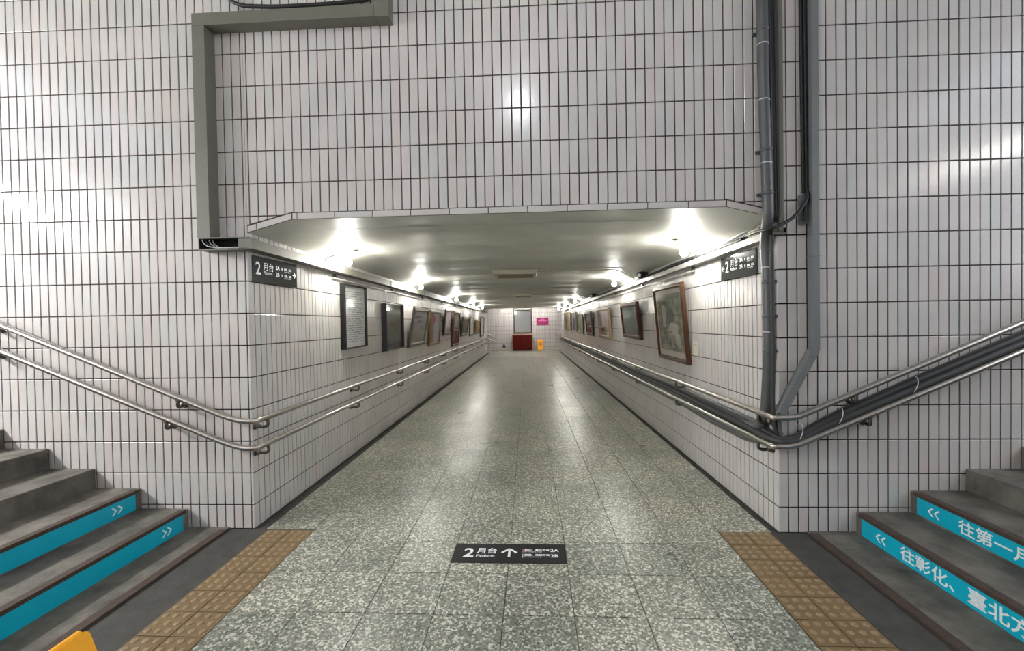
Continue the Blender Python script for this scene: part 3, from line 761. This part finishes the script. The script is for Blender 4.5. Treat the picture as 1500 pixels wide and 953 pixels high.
# pipes and cables rising beside the right stairs and entering the corridor between the rails
t = thing('pipe_bundle', 'bundle of black and grey pipes between the two right rails', 'pipe', (W, 0, .7))
base = zRl
def up(x, dz): return base(x)+dz
specs = [  # (dz above lower rail, depth from wall, radius, material, corridor z, corridor offset)
    (.076, .036, .026, 'cable_grey', .715, .030), (.040, .052, .027, 'cable_grey', .690, .060), (.050, .022, .018, 'cable', .640, .022),
    (-.010, .034, .027, 'pipe_grey', .585, .035), (.092, .020, .015, 'pipe_grey', .738, .020)]
for i, (dz, dp, r, mt, zc, oc) in enumerate(specs):
    wob = random.uniform(-.006, .006)
    pth = [(8.2, -dp, up(8.2, dz)), (5.3, -dp, up(5.3, dz)), (4.6, -dp, up(4.6, dz+wob)), (4.15, -dp, up(4.15, dz*.85)), (3.98, -dp, up(3.98, dz*.65)), (3.87, -dp-.006, .645+dz*.45), (3.79, -dp-.012, .632+dz*.4)]
    pth += [(W-.01, -.03-oc*.5, .628+dz*.45), cw((W-oc, .0, .632+dz*.55)), cw((W-oc, .35, zc-.02)), cw((W-oc, 1.0, zc-.015 if i != 3 else .556)), cw((W-oc, 1.8, zc if i != 3 else .580)), cw((W-oc, LC-.3, zc))]
    mb = MB(); mb.tube(rounded(pth, .07, 4), r, 10); mb.build('pipe' if mt == 'pipe_grey' else 'cable', M[mt], t, WORLD)
for x in (3.86, 4.12, 4.60):
    mb = MB(); c = Vector((x, -.045, up(x, .06))); 
    pts = [c + Vector((.02*math.sin(a), -.047*math.cos(a) + .006, .062*math.sin(a))) for a in [math.pi*2*k/18 for k in range(19)]]
    pts = [Vector((q.x, min(-.002, q.y), q.z)) for q in pts]
    mb.tube(pts, .0025, 6, False); mb.build('cable_tie', M['band'], t, WORLD)
# thin pipe climbing from the corner bundle
mb = MB(); mb.tube(rounded([(3.700, -.03, 2.05), (3.705, -.03, 1.2), (3.70, -.03, .9), (3.71, -.035, .70), (3.80, -.05, .655), (3.88, -.06, .70)], .06), .014, 8); mb.build('pipe', M['cable_grey'], t, WORLD)
mb = MB(); mb.tube(rounded([(3.742, -.03, .84), (3.735, -.035, .76), (3.745, -.04, .69), (3.80, -.055, .64)], .04), .016, 8); mb.build('hose', M['pipe_grey'], t, WORLD)

# ------------------------------------------------------------------ right trunking, junction box, ceiling cables
t = thing('cable_trunking', 'pale cable trunking along the top of the right corridor wall', 'cable trunking', cw((W, .03, 2.04)))
mb = MB(); mb.box(W-.075, W, .03, LC-.4, 2.035, 2.082); mb.build('trunking_body', M['duct_pale'], t, cw)
mb = MB(); mb.box(W-.078, W, .42, .44, 2.032, 2.086); mb.box(W-.078, W, 2.6, 2.62, 2.032, 2.086); mb.box(W-.078, W, 5.6, 5.62, 2.032, 2.086); mb.build('strap', M['duct_pale'], t, cw)
for i, (z, x, r) in enumerate(((2.0945, .058, .0115), (2.117, .050, .009))):
    mb = MB(); pth = [cw((W-x, .20 if i else .36, z+.004))]
    for k in range(1, 19): pth.append(cw((W-x-random.uniform(0, .004), k*.98, z+random.uniform(-.006, .008))))
    mb.tube(pth, r, 8); tag(mb.build('cable', M['cable'] if i == 0 else M['cable_grey'], None), 'black cable lying on the right corridor trunking' if i == 0 else 'thinner grey cable above the black one on the right trunking', 'cable')
t = thing('junction_box', 'small beige junction box on the right trunking beside the grey pipe', 'junction box', cw((W-.03, .18, 2.09)))
mb = MB(); mb.box(W-.07, W-.002, .105, .25, 2.084, 2.135, .004); mb.build('box_body', M['beige'], t, cw)
mb = MB(); mb.box(W-.074, W-.07, .112, .243, 2.089, 2.130, .0015); mb.build('lid', M['beige'], t, cw)
# picture rails
for side in ('left', 'right'):
    x = .028 if side == 'left' else W-.028
    ya = 1.33 if side == 'left' else 1.40
    t = thing('picture_rail', 'thin pale picture rail below the %s trunking' % side, 'picture rail', cw((x, ya, 1.985)))
    mb = MB(); mb.tube([cw((x, ya, 1.985)), cw((x, LC-.6, 1.985))], .008, 8); mb.build('rail_tube', M['duct_pale'], t, WORLD)
    for k in range(9):
        y = ya+.04+1.9*k
        mb = MB(); mb.box(0 if side == 'left' else W-.034, .034 if side == 'left' else W, y, y+.014, 1.974, 2.03); mb.build('rail_clip', M['steel_dark'], t, cw)

# ------------------------------------------------------------------ bulbs
def lamp(x, y, label, side):
    xi = x if side == 'left' else W-x                       # distance from the side wall; the holder sits on the sloped haunch
    zc = ZC+(ZL-ZC)*min(1, xi/XA)
    t = thing('ceiling_lamp', label, 'lamp', cw((x, y, zc)), (-.22, .10 if side == 'left' else -.10, K))
    mb = MB(); mb.lathe([(.068, .006), (.067, -.006), (.045, -.022), (.030, -.046), (.025, -.064), (.019, -.066)][::-1], (0,0,0), (0,0,1), 18); mb.build('lamp_holder', M['cream'], t)
    mb = MB(); prof = [(.0001, -.156)]
    for i in range(1, 9):
        a = math.pi*i/10; prof.append((.038*math.sin(a), -.118-.038*math.cos(a)))
    prof += [(.017, -.076), (.016, -.062)]
    mb.lathe(prof, (0,0,0), (0,0,1), 18); mb.build('bulb', M['bulb'], t)
    q = 1 if side == 'left' else -1
    xw = .02 if side == 'left' else W-.02
    e = [cw((x-q*.02, y-.045, zc-.004)), cw((x-q*.09, y-.04, zc-.03)), cw((xw+q*.08, y-.05, ZC+.016)), cw((xw, y-.07, ZC-.006)), cw((xw+q*.0, y-.075, 2.118 if side == 'left' else 2.135))]
    mb = MB(); mb.tube(rounded(e, .04), .006, 6); mb.build('cord', M['cable'] if (side == 'left' and y < 1.5) else M['cable_grey'] if side == 'left' else M['duct_pale'], t, WORLD)
names = ['nearest', 'second', 'third', 'fourth', 'fifth']
for i, y in enumerate((1.24, 4.22, 7.9, 11.4, 14.3)): lamp(.245, y, '%s bare bulb along the left side of the corridor ceiling' % names[i], 'left')
for i, y in enumerate((1.12, 4.35, 10.2, 13.7, 17.2)): lamp(3.51, y, '%s bare bulb along the right side of the corridor ceiling' % names[i], 'right')

# ceiling boxes and their conduits
for i, (x0, x1, y0, y1, lab) in enumerate(((1.52, 2.20, 3.20, 3.92, 'nearest beige ceiling vent box with brown grille'), (1.69, 2.19, 8.38, 8.95, 'farther beige ceiling vent box down the corridor'))):
    t = thing('ceiling_vent', lab, 'ceiling vent', cw(((x0+x1)/2, (y0+y1)/2, ZL)), CROT)
    dx, dy = (x1-x0)/2, (y1-y0)/2
    mb = MB(); h = .055
    top = [(-dx, -dy, 0), (dx, -dy, 0), (dx, dy, 0), (-dx, dy, 0)]; lo = [(a*.93, b*.93, -h) for a, b, _ in top]; li = [(a*.80, b*.74, -h) for a, b, _ in top]; lu = [(a*.80, b*.74, -h+.012) for a, b, _ in top]
    mb.faces(top+lo+li+lu, [(k, (k+1) % 4, 4+(k+1) % 4, 4+k) for k in range(4)] + [(4+k, 4+(k+1) % 4, 8+(k+1) % 4, 8+k) for k in range(4)] + [(8+k, 8+(k+1) % 4, 12+(k+1) % 4, 12+k) for k in range(4)]); mb.build('vent_frame', M['vent_frame'], t)
    mb = MB(); mb.box(-dx*.80, dx*.80, -dy*.74, dy*.74, -h+.012, -h+.016); mb.build('grille_back', M['vent_grille'], t)
    for k in range(9):
        y = -dy*.70+k*dy*1.4/8
        mb = MB(); mb.box(-dx*.79, dx*.79, y-.006, y+.006, -h+.001, -h+.012); mb.build('slat', M['vent_grille'], t)
    mb = MB(); ym = y0+.14
    mb.tube(rounded([cw((x1-.01, ym, ZL-.012)), cw((3.36, ym, ZL-.012)), cw((W-.05, ym+.45, ZC+.004)), cw((W-.02, ym+.46, 2.13))], .12), .009, 8)
    tag(mb.build('conduit', M['vent_frame'], None), 'thin conduit from the %s ceiling vent to the right wall' % ('nearest' if i == 0 else 'farther'), 'conduit')
# security cameras on the right wall
for i, (y, z) in enumerate(((3.12, 2.14), (7.6, 2.14))):
    t = thing('security_camera', 'black security camera on the right trunking, %s' % ('nearer one' if i == 0 else 'farther one'), 'camera', cw((W-.1, y, z)), (0, 0, K))
    mb = MB(); mb.lathe([(.001, -.10), (.040, -.10), (.046, -.09), (.046, .06), (.036, .075), (.001, .077)], (0, 0, 0), (-.55, -.80, -.15), 16); mb.build('camera_body', M['cable'], t)
    mb = MB(); mb.lathe([(.026, .0), (.028, .012), (.018, .02)], (Vector((-.55, -.80, -.15)).normalized()*.072), (-.55, -.80, -.15), 14); mb.build('lens_ring', M['white_vinyl'], t)
    mb = MB(); mb.tube([(.0, 0, .0), (.05, .02, .03), (.098, .02, .03)], .011, 8); mb.lathe([(.03, 0), (.03, .012)], (.098, .02, .03), (-1, 0, 0), 12); mb.build('mount', M['cable_grey'], t)

# ------------------------------------------------------------------ signs
def arrow(mb, cx, cy, s, ang, wd=.16):
    ca, sa = math.cos(ang), math.sin(ang)
    def P(x, y): return (cx+s*(x*ca-y*sa), cy+s*(x*sa+y*ca), .0008)
    def bar(a, b):
        d = Vector((b[0]-a[0], b[1]-a[1])); d.normalize(); n = Vector((-d.y, d.x))*wd*.5
        mb.poly([P(a[0]+n.x*-1, a[1]+n.y*-1), P(b[0]-n.x, b[1]-n.y), P(b[0]+n.x, b[1]+n.y), P(a[0]+n.x, a[1]+n.y)])
    bar((-.5, 0), (.42, 0)); bar((.0, .5), (.5, .0)); bar((.5, -.0), (.0, -.5))
# on the floor
t = thing('floor_sign', 'black platform sign stuck on the terrazzo floor, arrow pointing ahead', 'floor sign', (1.532, -.412, .0008))
L, H = .724, .226
mb = MB(); mb.box(0, L, 0, H, 0, .0018); mb.build('sign_panel', M['sign_black'], t)
TT = lambda x, y, z=.0022: Matrix.Translation((x, y, z))
text('2', .145, 'numeral', M['white_vinyl'], t, TT(.064, .064), .0022, sx=1.0)
text('月台', .068, 'lettering', M['white_vinyl'], t, TT(.148, .113), .0014, sx=1.0)
text('Platform', .037, 'lettering', M['white_vinyl'], t, TT(.149, .066), .0005, sx=.95)
mb = MB(); arrow(mb, .362, .116, .098, math.pi/2); o = mb.build('arrow', M['white_vinyl'], t); o.matrix_basis = TT(0, 0, .0015)
mb = MB(); mb.box(.447, .4525, .122, .164, .0018, .0024); mb.build('colour_bar', M['red_bar'], t)
mb = MB(); mb.box(.447, .4525, .060, .104, .0018, .0024); mb.build('colour_bar', M['green_bar'], t)
text('彰化、臺北方向', .0235, 'lettering', M['white_vinyl'], t, TT(.460, .142), .0007, sx=.98)
text('For Changhua, Taipei', .0135, 'lettering', M['white_vinyl'], t, TT(.460, .126), 0, sx=.98)
text('嘉義、高雄方向', .0235, 'lettering', M['white_vinyl'], t, TT(.460, .084), .0007, sx=.98)
text('For Chiayi, Kaohsiung', .0135, 'lettering', M['white_vinyl'], t, TT(.460, .066), 0, sx=.90)
text('2A', .047, 'lettering', M['white_vinyl'], t, TT(.626, .132), .0010)
text('2B', .047, 'lettering', M['white_vinyl'], t, TT(.626, .068), .0010)
mb = MB(); mb.box(.460, .690, .1135, .1143, .0018, .0022); mb.build('rule', M['duct_grey'], t)
# on the corridor walls
def wall_sign(side):
    L, H = .592, .198
    if side == 'left': B = Matrix(((0, 0, 1, 0), (1, 0, 0, 0), (0, 1, 0, 0), (0, 0, 0, 1))); o = cw((.001, .040, 1.820))
    else: B = Matrix(((0, 0, -1, 0), (-1, 0, 0, 0), (0, 1, 0, 0), (0, 0, 0, 1))); o = cw((W-.001, .832, 1.824))
    t = thing('platform_sign', ('charcoal platform sign at the left corner, arrow pointing right' if side == 'left' else 'charcoal platform sign at the right corner, arrow pointing left'), 'sign', o, B.to_euler())
    mb = MB(); mb.box(0, L, 0, H, 0, .008, .001); mb.build('sign_panel', M['sign_grey'], t)
    wv = M['white_vinyl']; T2 = lambda x, y: Matrix.Translation((x, y, .0085))
    d = 0 if side == 'left' else .055
    text('2', .135, 'numeral', wv, t, T2(.030+d, .063), .0016, sx=.95)
    text('月台', .066, 'lettering', wv, t, T2(.125+d, .104), .0006, sx=1.0)
    text('Platform', .034, 'lettering', wv, t, T2(.127+d, .070), .0002, sx=.95)
    text('2A', .044, 'lettering', wv, t, T2(.285+d, .122), .0006)
    text('2B', .044, 'lettering', wv, t, T2(.285+d, .068), .0006)
    text('往', .024, 'lettering', wv, t, T2(.362+d, .126), .0004); text('往', .024, 'lettering', wv, t, T2(.362+d, .072), .0004)
    text('彰化、臺北', .021, 'lettering', wv, t, T2(.402+d, .127), .0002); text('嘉義、高雄', .021, 'lettering', wv, t, T2(.402+d, .073), .0002)
    text('Changhua, Taipei', .0125, 'lettering', wv, t, T2(.402+d, .112), 0); text('Chiayi, Kaohsiung', .0125, 'lettering', wv, t, T2(.402+d, .058), 0)
    mb = MB(); arrow(mb, .548 if side == 'left' else .044, .098, .046, 0 if side == 'left' else math.pi, .15); a = mb.build('arrow', wv, t); a.matrix_basis = Matrix.Translation((0, 0, .0078))
wall_sign('left'); wall_sign('right')
t = thing('switch_plate', 'small pale plate on the right corridor wall, near the largest brown frame', 'plate', cw((W, 1.43, 1.19)))
mb = MB(); mb.box(W-.008, W, 1.372, 1.492, 1.12, 1.268, .002); mb.build('plate', M['cream'], t, cw)
mb = MB(); mb.box(W-.0095, W-.008, 1.40, 1.46, 1.225, 1.242); mb.build('slot', M['vent_frame'], t, cw)

# ------------------------------------------------------------------ pictures
WD = {'black': wood('black_wood', (.012, .011, .011), .25), 'darkred': wood('dark_red_wood', (.06, .014, .010), .25), 'brown': wood('red_brown_wood', (.062, .024, .010), .25),
      'gold': wood('tan_gold_wood', (.30, .22, .13), .4), 'oldwood': wood('grey_brown_wood', (.10, .085, .065), .4), 'darkbrown': wood('dark_brown_wood', (.045, .028, .016), .35), 'ochre': wood('ochre_wood', (.22, .12, .035), .35), 'charcoal': wood('charcoal_frame', (.02, .022, .025), .3)}
NOTICE = notice_print()
def picture(side, y0, y1, zb, zt, ot, fw, depth, frame, artm, label, mat=0., ob=.03, glassy=True, cat='picture', hang=True, name='framed_picture'):
    """y0 < y1 along the corridor, leaning forward: bottom ob, top ot away from the wall (front faces)."""
    Wd = y1-y0; ang = math.atan2(max(0, ot-ob-depth*.2), zt-zb); Hh = (zt-zb)/math.cos(ang)
    yc = (y0+y1)/2
    rz = math.pi/2 if side == 'left' else -math.pi/2
    xw = (ob-depth) if side == 'left' else W-(ob-depth)
    t = thing(name, label, cat, cw((xw, yc, zb)), (ang, 0, rz+K), None if name != 'framed_picture' else 'framed pictures hung along the corridor walls')
    h = Wd/2; d = depth
    mb = MB()    # four mitred frame bars with a sloping face
    oc = [(-h, 0), (h, 0), (h, Hh), (-h, Hh)]; ic = [(-h+fw, fw), (h-fw, fw), (h-fw, Hh-fw), (-h+fw, Hh-fw)]
    mc = [(a*.35+b*.65, c*.35+e*.65) for (a, c), (b, e) in zip(oc, ic)]
    vs = [(x, 0, z) for x, z in oc] + [(x, -d*.8, z) for x, z in oc] + [(x, -d, z) for x, z in mc] + [(x, -d*.75, z) for x, z in ic] + [(x, 0, z) for x, z in ic]
    fs = []
    for k in range(4):
        j = (k+1) % 4
        for a in range(4): fs.append((a*4+k, a*4+j, a*4+4+j, a*4+4+k))
        fs.append((k, 16+k, 16+j, j))
    mb.faces(vs, fs); mb.build('frame', WD[frame], t)
    mb = MB(); mb.box(-h+fw*.5, h-fw*.5, -d*.35, -d*.2, fw*.5, Hh-fw*.5); mb.build('backing', WD['darkbrown'], t)
    y = -d*.5
    if mat > 0:
        mb = MB(); mb.box(-h+fw*.9, h-fw*.9, y+.002, y+.004, fw*.9, Hh-fw*.9); mb.build('mount_board', M['mountboard'], t)
    a, b, c, e = -h+fw*.9+mat, h-fw*.9-mat, fw*.9+mat*1.3, Hh-fw*.9-mat
    mb = MB(); mb.poly([(a, y, c), (b, y, c), (b, y, e), (a, y, e)], uv=[(0,0),(1,0),(1,1),(0,1)])
    mb.poly([(a, y+.0015, c), (a, y+.0015, e), (b, y+.0015, e), (b, y+.0015, c)]); mb.build('print', artm, t)
    if glassy:
        mb = MB(); g = -d*.62; mb.box(-h+fw*.8, h-fw*.8, g-.001, g+.001, fw*.8, Hh-fw*.8); mb.build('glass_pane', M['glass'], t)
    if hang:
        T4 = wm(t); xr = .028 if side == 'left' else W-.028
        for sx in (-.6, .6):
            p0 = T4 @ Vector((sx*h, .003, Hh*.9)); yy = p0.y
            mb = MB(); mb.tube([p0, cw((xr, yy, 1.983))], .0022, 5); mb.build('hanging_wire', M['steel'], t, WORLD)
    return t
M['mountboard'] = plain('cream_mount', (.50, .45, .40), .7)
A = art
picture('left', 1.52, 2.16, 1.228, 1.95, .068, .018, .060, 'black', NOTICE, 'narrow black-framed white notice full of small text, nearest on the left wall', ob=.065, cat='notice board', hang=False, name='notice_board')
picture('left', 2.84, 3.68, 1.125, 1.80, .085, .012, .075, 'charcoal', A('art_grey', (.10, .105, .095), (.045, .05, .05), (.07, .06, .045), 2.5, .5, [(.45, .5, .25, .12, (.06, .05, .03))]), 'dark grey box-framed picture beside the notice on the left wall', ob=.080)
picture('left', 4.07, 5.14, 1.11, 1.79, .175, .075, .04, 'oldwood', A('art_plum', (.34, .31, .36), (.13, .11, .085), (.22, .20, .23), 4, .5, [(.30, .82, .22, .05, (.03, .02, .03)), (.5, .66, .28, .03, (.05, .02, .03)), (.42, .68, .07, .05, (.04, .01, .05))], 2.), 'leaning grey-brown framed picture of a dark branch, left wall', ob=.05)
picture('left', 5.58, 6.60, 1.05, 1.79, .11, .06, .045, 'ochre', A('art_disc', (.33, .30, .34), (.36, .33, .37), (.25, .22, .24), 5, .4, [(.12, .5, .30, .9, (.20, .10, .03)), (.36, .78, .20, .13, (.30, .035, .02))], 4.), 'ochre-framed picture with a red disc, left wall', ob=.05, glassy=False)
picture('left', 7.12, 7.98, 1.23, 1.85, .125, .06, .04, 'darkbrown', A('art_pale', (.50, .47, .55), (.44, .40, .38), (.36, .33, .35), 5, .4, [(.5, .25, .3, .1, (.40, .36, .25))], 5.), 'brown-framed pale lilac picture hung higher than its neighbours, left wall', ob=.05)
picture('left', 8.22, 9.28, .90, 1.85, .135, .06, .045, 'brown', A('art_dress', (.45, .42, .38), (.20, .12, .08), (.10, .12, .10), 3, .5, [(.55, .3, .25, .3, (.16, .035, .015)), (.55, .75, .28, .2, (.55, .53, .46))], 6.), 'tallest brown-framed picture with a red-brown figure, left wall', ob=.05)
picture('left', 9.85, 11.1, 1.12, 1.72, .14, .09, .05, 'darkbrown', A('art_olive', (.16, .13, .07), (.10, .06, .035), (.20, .17, .10), 4, .6, [], 7.), 'dark brown heavy-framed picture, left wall beyond the tallest one', ob=.05, glassy=False)
picture('left', 11.78, 12.85, 1.07, 1.77, .10, .06, .04, 'darkbrown', A('art_script', (.62, .60, .55), (.58, .55, .48), (.25, .23, .20), 9, .5, [], 8.), 'dark-framed whitish picture third from the far end, left wall', ob=.05, glassy=False)
picture('left', 13.5, 14.8, 1.13, 1.67, .09, .08, .04, 'ochre', A('art_gold', (.30, .22, .07), (.20, .13, .04), (.12, .08, .03), 4, .5, [], 9.), 'golden-brown picture second from the far end, left wall', ob=.05, glassy=False)
picture('left', 15.2, 16.5, .94, 1.80, .10, .05, .04, 'black', A('art_white', (.50, .48, .52), (.46, .43, .45), (.36, .34, .36), 5, .4, [], 10.), 'black-framed white picture at the far end, left wall', ob=.05)
picture('right', 1.53, 2.54, 1.02, 1.895, .13, .048, .045, 'brown', A('art_garden', (.17, .20, .13), (.30, .28, .22), (.025, .042, .022), 6, .85,
        [(.28, .62, .10, .22, (.38, .36, .33)), (.55, .60, .16, .14, (.05, .06, .05)), (.62, .38, .22, .12, (.44, .41, .36)), (.5, .34, .06, .03, (.22, .05, .02)), (.78, .20, .10, .12, (.46, .44, .38)), (.3, .28, .06, .12, (.10, .11, .09))], 11.),
        'largest red-brown framed picture with a green scene, nearest on the right wall', mat=.055, ob=.05)
picture('right', 3.42, 4.56, 1.215, 1.79, .12, .07, .05, 'darkred', A('art_teal', (.17, .23, .21), (.035, .045, .04), (.10, .15, .14), 3, .5, [(.3, .75, .35, .2, (.26, .31, .29))], 12., stretch=(.5, 1.2)), 'dark red framed murky teal picture, second on the right wall', ob=.05)
picture('right', 5.70, 7.04, 1.13, 1.80, .11, .075, .05, 'gold', A('art_pink', (.36, .30, .27), (.34, .27, .23), (.25, .19, .16), 4, .4, [(.28, .12, .22, .10, (.09, .045, .02)), (.4, .55, .18, .35, (.42, .34, .30))], 13.), 'tan gold framed pinkish picture, third on the right wall', mat=.06, ob=.05)
picture('right', 8.02, 9.1, 1.14, 1.77, .13, .07, .05, 'darkbrown', A('art_dusk', (.35, .33, .30), (.10, .05, .025), (.06, .04, .03), 4, .5, [(.4, .75, .3, .2, (.45, .42, .38))], 14.), 'dark brown leaning picture, fourth on the right wall', ob=.05)
picture('right', 9.9, 11.4, 1.13, 1.75, .075, .03, .03, 'oldwood', A('art_moss', (.20, .21, .13), (.15, .16, .09), (.09, .11, .06), 4, .5, [(.3, .08, .25, .05, (.5, .48, .42))], 15.), 'olive green picture, fifth on the right wall', ob=.045, glassy=False)
picture('right', 11.75, 13.1, 1.17, 1.85, .07, .02, .03, 'gold', A('art_blue', (.42, .42, .50), (.32, .32, .42), (.2, .2, .32), 3, .3, [(.5, .35, .28, .40, (.06, .06, .16))], 16.), 'pale picture with a dark blue figure, second from the far end, right wall', ob=.045, glassy=False)
picture('right', 13.6, 16.3, 1.12, 1.93, .08, .03, .03, 'gold', A('art_tan', (.48, .40, .30), (.40, .30, .20), (.18, .11, .06), 3, .7, [(.35, .45, .12, .4, (.18, .10, .05))], 17.), 'wide tan and brown picture at the far end, right wall', ob=.045, glassy=False)

# ------------------------------------------------------------------ far end
t = thing('wall_mirror', 'tall dark-framed mirror above the red cabinet on the end wall', 'mirror', cw((1.805, YE, .94)))
x0, x1, z0, z1 = 1.30, 2.31, .935, 2.365
mb = MB(); f = .055
for bx in ((x0, x1, z0, z0+f), (x0, x1, z1-f, z1), (x0, x0+f, z0+f, z1-f), (x1-f, x1, z0+f, z1-f)): mb.box(bx[0], bx[1], YE-.04, YE-.002, bx[2], bx[3])
mb.build('frame', WD['darkbrown'], t, cw)
mb = MB(); mb.box(x0+f*.7, x1-f*.7, YE-.02, YE-.004, z0+f*.7, z1-f*.7); mb.build('mirror_glass', M['mirror'], t, cw)
t = thing('red_cabinet', 'dark red cabinet standing below the mirror at the corridor end', 'cabinet', cw((1.77, YE-.3, 0)))
mb = MB(); mb.box(1.245, 2.30, YE-.48, YE-.03, .06, .845, .006); mb.build('body', M['red'], t, cw)
mb = MB(); mb.box(1.28, 2.265, YE-.45, YE-.05, 0, .06); mb.build('plinth', M['nosing'], t, cw)
mb = MB(); mb.box(1.225, 2.32, YE-.50, YE-.02, .845, .885, .006); mb.build('top_board', M['red_top'], t, cw)
for i in (0, 1):
    mb = MB(); a = 1.262+i*.511; mb.box(a, a+.499, YE-.495, YE-.48, .085, .825, .004); dr = mb.build('door', M['red'], t, cw)
    mb = MB(); hx = a+.46 if i == 0 else a+.04; mb.tube([cw((hx, YE-.515, .42)), cw((hx, YE-.515, .52))], .007, 6); mb.build('door_handle', M['red'], dr, WORLD)
t = thing('notice_plaque', 'magenta notice plaque on the end wall right of the mirror', 'notice', cw((2.89, YE, 1.57)))
mb = MB(); mb.box(2.56, 3.225, YE-.02, YE-.002, 1.375, 1.785, .004); mb.build('plaque', M['magenta'], t, cw)
for k, (a, b, zz) in enumerate(((2.78, 3.0, 1.69), (2.66, 3.12, 1.60), (2.66, 3.05, 1.53))):
    mb = MB(); mb.box(a, b, YE-.0215, YE-.0198, zz, zz+.025); mb.build('print_line', M['magenta_txt'], t, cw)
def aframe(label, loc, rz, Hs, ang):
    t = thing('wet_floor_sign', label, 'floor sign', loc, (0, 0, rz))
    for s in (-1, 1):
        mb = MB(); wd, th = .145, .012
        ca, sa = math.cos(ang), math.sin(ang); Lb = Hs/ca
        # board outline with rounded top corners and a foot cut-out, in (y along width, l along the slope from the top)
        r = .016
        out = [(-wd, Lb), (-wd*.62, Lb), (-wd*.5, Lb-.06), (wd*.5, Lb-.06), (wd*.62, Lb), (wd, Lb)]
        out += [(wd, r)] + [(wd-r+r*math.cos(a), r-r*math.sin(a)) for a in (.5, 1.1)] + [(wd-r, 0), (-wd+r, 0)] + [(-wd+r-r*math.sin(a), r-r*math.cos(a)) for a in (.5, 1.1)] + [(-wd, r)]
        def P(y, l, n): return (s*(l*sa + n*ca), y, Hs-l*ca + n*sa)
        f1 = [P(y, l, th) for y, l in out]; f0 = [P(y, l, 0) for y, l in out]
        m = len(out)
        fs = [tuple(range(m)), tuple(range(2*m-1, m-1, -1))] + [(k, m+k, m+(k+1) % m, (k+1) % m) for k in range(m)]
        if s < 0: fs = [q[::-1] for q in fs]
        mb.faces(f1+f0, fs); b = mb.build('board', M['yellow'], t)
        mb = MB(); q = [(-wd*.75, .12), (wd*.75, .12), (wd*.75, .34), (-wd*.75, .34)]
        q = [P(y, l, th+.0008) for y, l in q]; mb.poly(q if s < 0 else q[::-1]); mb.build('print_panel', M['ochre_print'], b)
    mb = MB(); mb.tube([(0, -.13, Hs-.004), (0, .13, Hs-.004)], .012, 8); mb.build('hinge', M['yellow'], t)
    return t
M['ochre_print'] = plain('ochre_print', (.62, .22, .01), .5)
aframe('yellow folding floor sign near the camera, only its top corner in view', (.757, -2.015, 0), 0, .632, .36)
aframe('small yellow folding floor sign standing right of the red cabinet', cw((2.74, YE-.55, 0)), math.pi/2, .61, .20)
t = thing('cable_tripod', 'small black device on a pale pink tripod left of the red cabinet', 'stand', cw((.77, YE-.35, 0)))
mb = MB(); mb.lathe([(.001, .40), (.03, .39), (.05, .30), (.085, .22), (.06, .18), (.001, .17)][::-1], (0,0,0), (0,0,1), 12); mb.build('device', M['cable'], t)
for k in range(3):
    a = 2*math.pi*k/3+.5; mb = MB(); mb.tube([(.03*math.cos(a), .03*math.sin(a), .26), (.17*math.cos(a), .17*math.sin(a), .0)], .012, 6); mb.build('leg', M['pink'], t)
mb = MB(); mb.tube([(0, 0, .39), (0, 0, .52)], .008, 6); mb.build('mast', M['pink'], t)

# ------------------------------------------------------------------ lamps over the landing and the stairs (outside the frame)
t = thing('landing_lamp', 'white lamp on the landing ceiling', 'lamp', (1.95, -2.15, 4.28))
mb = MB(); mb.lathe([(.10, 0), (.10, -.03), (.04, -.05), (.035, -.12)][::-1], (0,0,0), (0,0,1), 18); mb.build('lamp_holder', M['cream'], t)
mb = MB(); mb.lathe([(.001, -.28), (.06, -.265), (.085, -.21), (.08, -.16), (.035, -.12)], (0,0,0), (0,0,1), 18); mb.build('bulb', M['lamp_c'], t)
for (x, y, z, lab) in ((-3.8, -1.75, 2.95, 'tube lamp over the left stairs'), (6.75, -1.75, 3.1, 'tube lamp over the right stairs')):
    t = thing('tube_lamp', lab, 'lamp', (x, y, z))
    mb = MB(); mb.box(-.09, .09, -.65, .65, .03, .09, .01); mb.build('housing', M['cream'], t)
    for s in (-.045, .045):
        mb = MB(); mb.tube([(s, -.6, .0), (s, .6, .0)], .018, 10); mb.build('tube', M['lamp_l'] if x < 0 else M['lamp_r'], t)
    mb = MB(); mb.tube([(0, -.3, .09), (0, -.3, 4.4-z)], .008, 6); mb.tube([(0, .3, .09), (0, .3, 4.4-z)], .008, 6); mb.build('hanger', M['steel_dark'], t)
# lamp of the far landing, hidden above the lintel
t = thing('landing_lamp', 'white lamp on the ceiling of the far landing', 'lamp', cw((1.85, LC+.75, 2.95)))
mb = MB(); mb.box(-.9, .9, -.06, .06, -.05, 0, .006); mb.build('housing', M['cream'], t)
mb = MB(); mb.tube([(-.88, 0, -.07), (.88, 0, -.07)], .018, 10); mb.build('tube', M['lamp_f'], t)
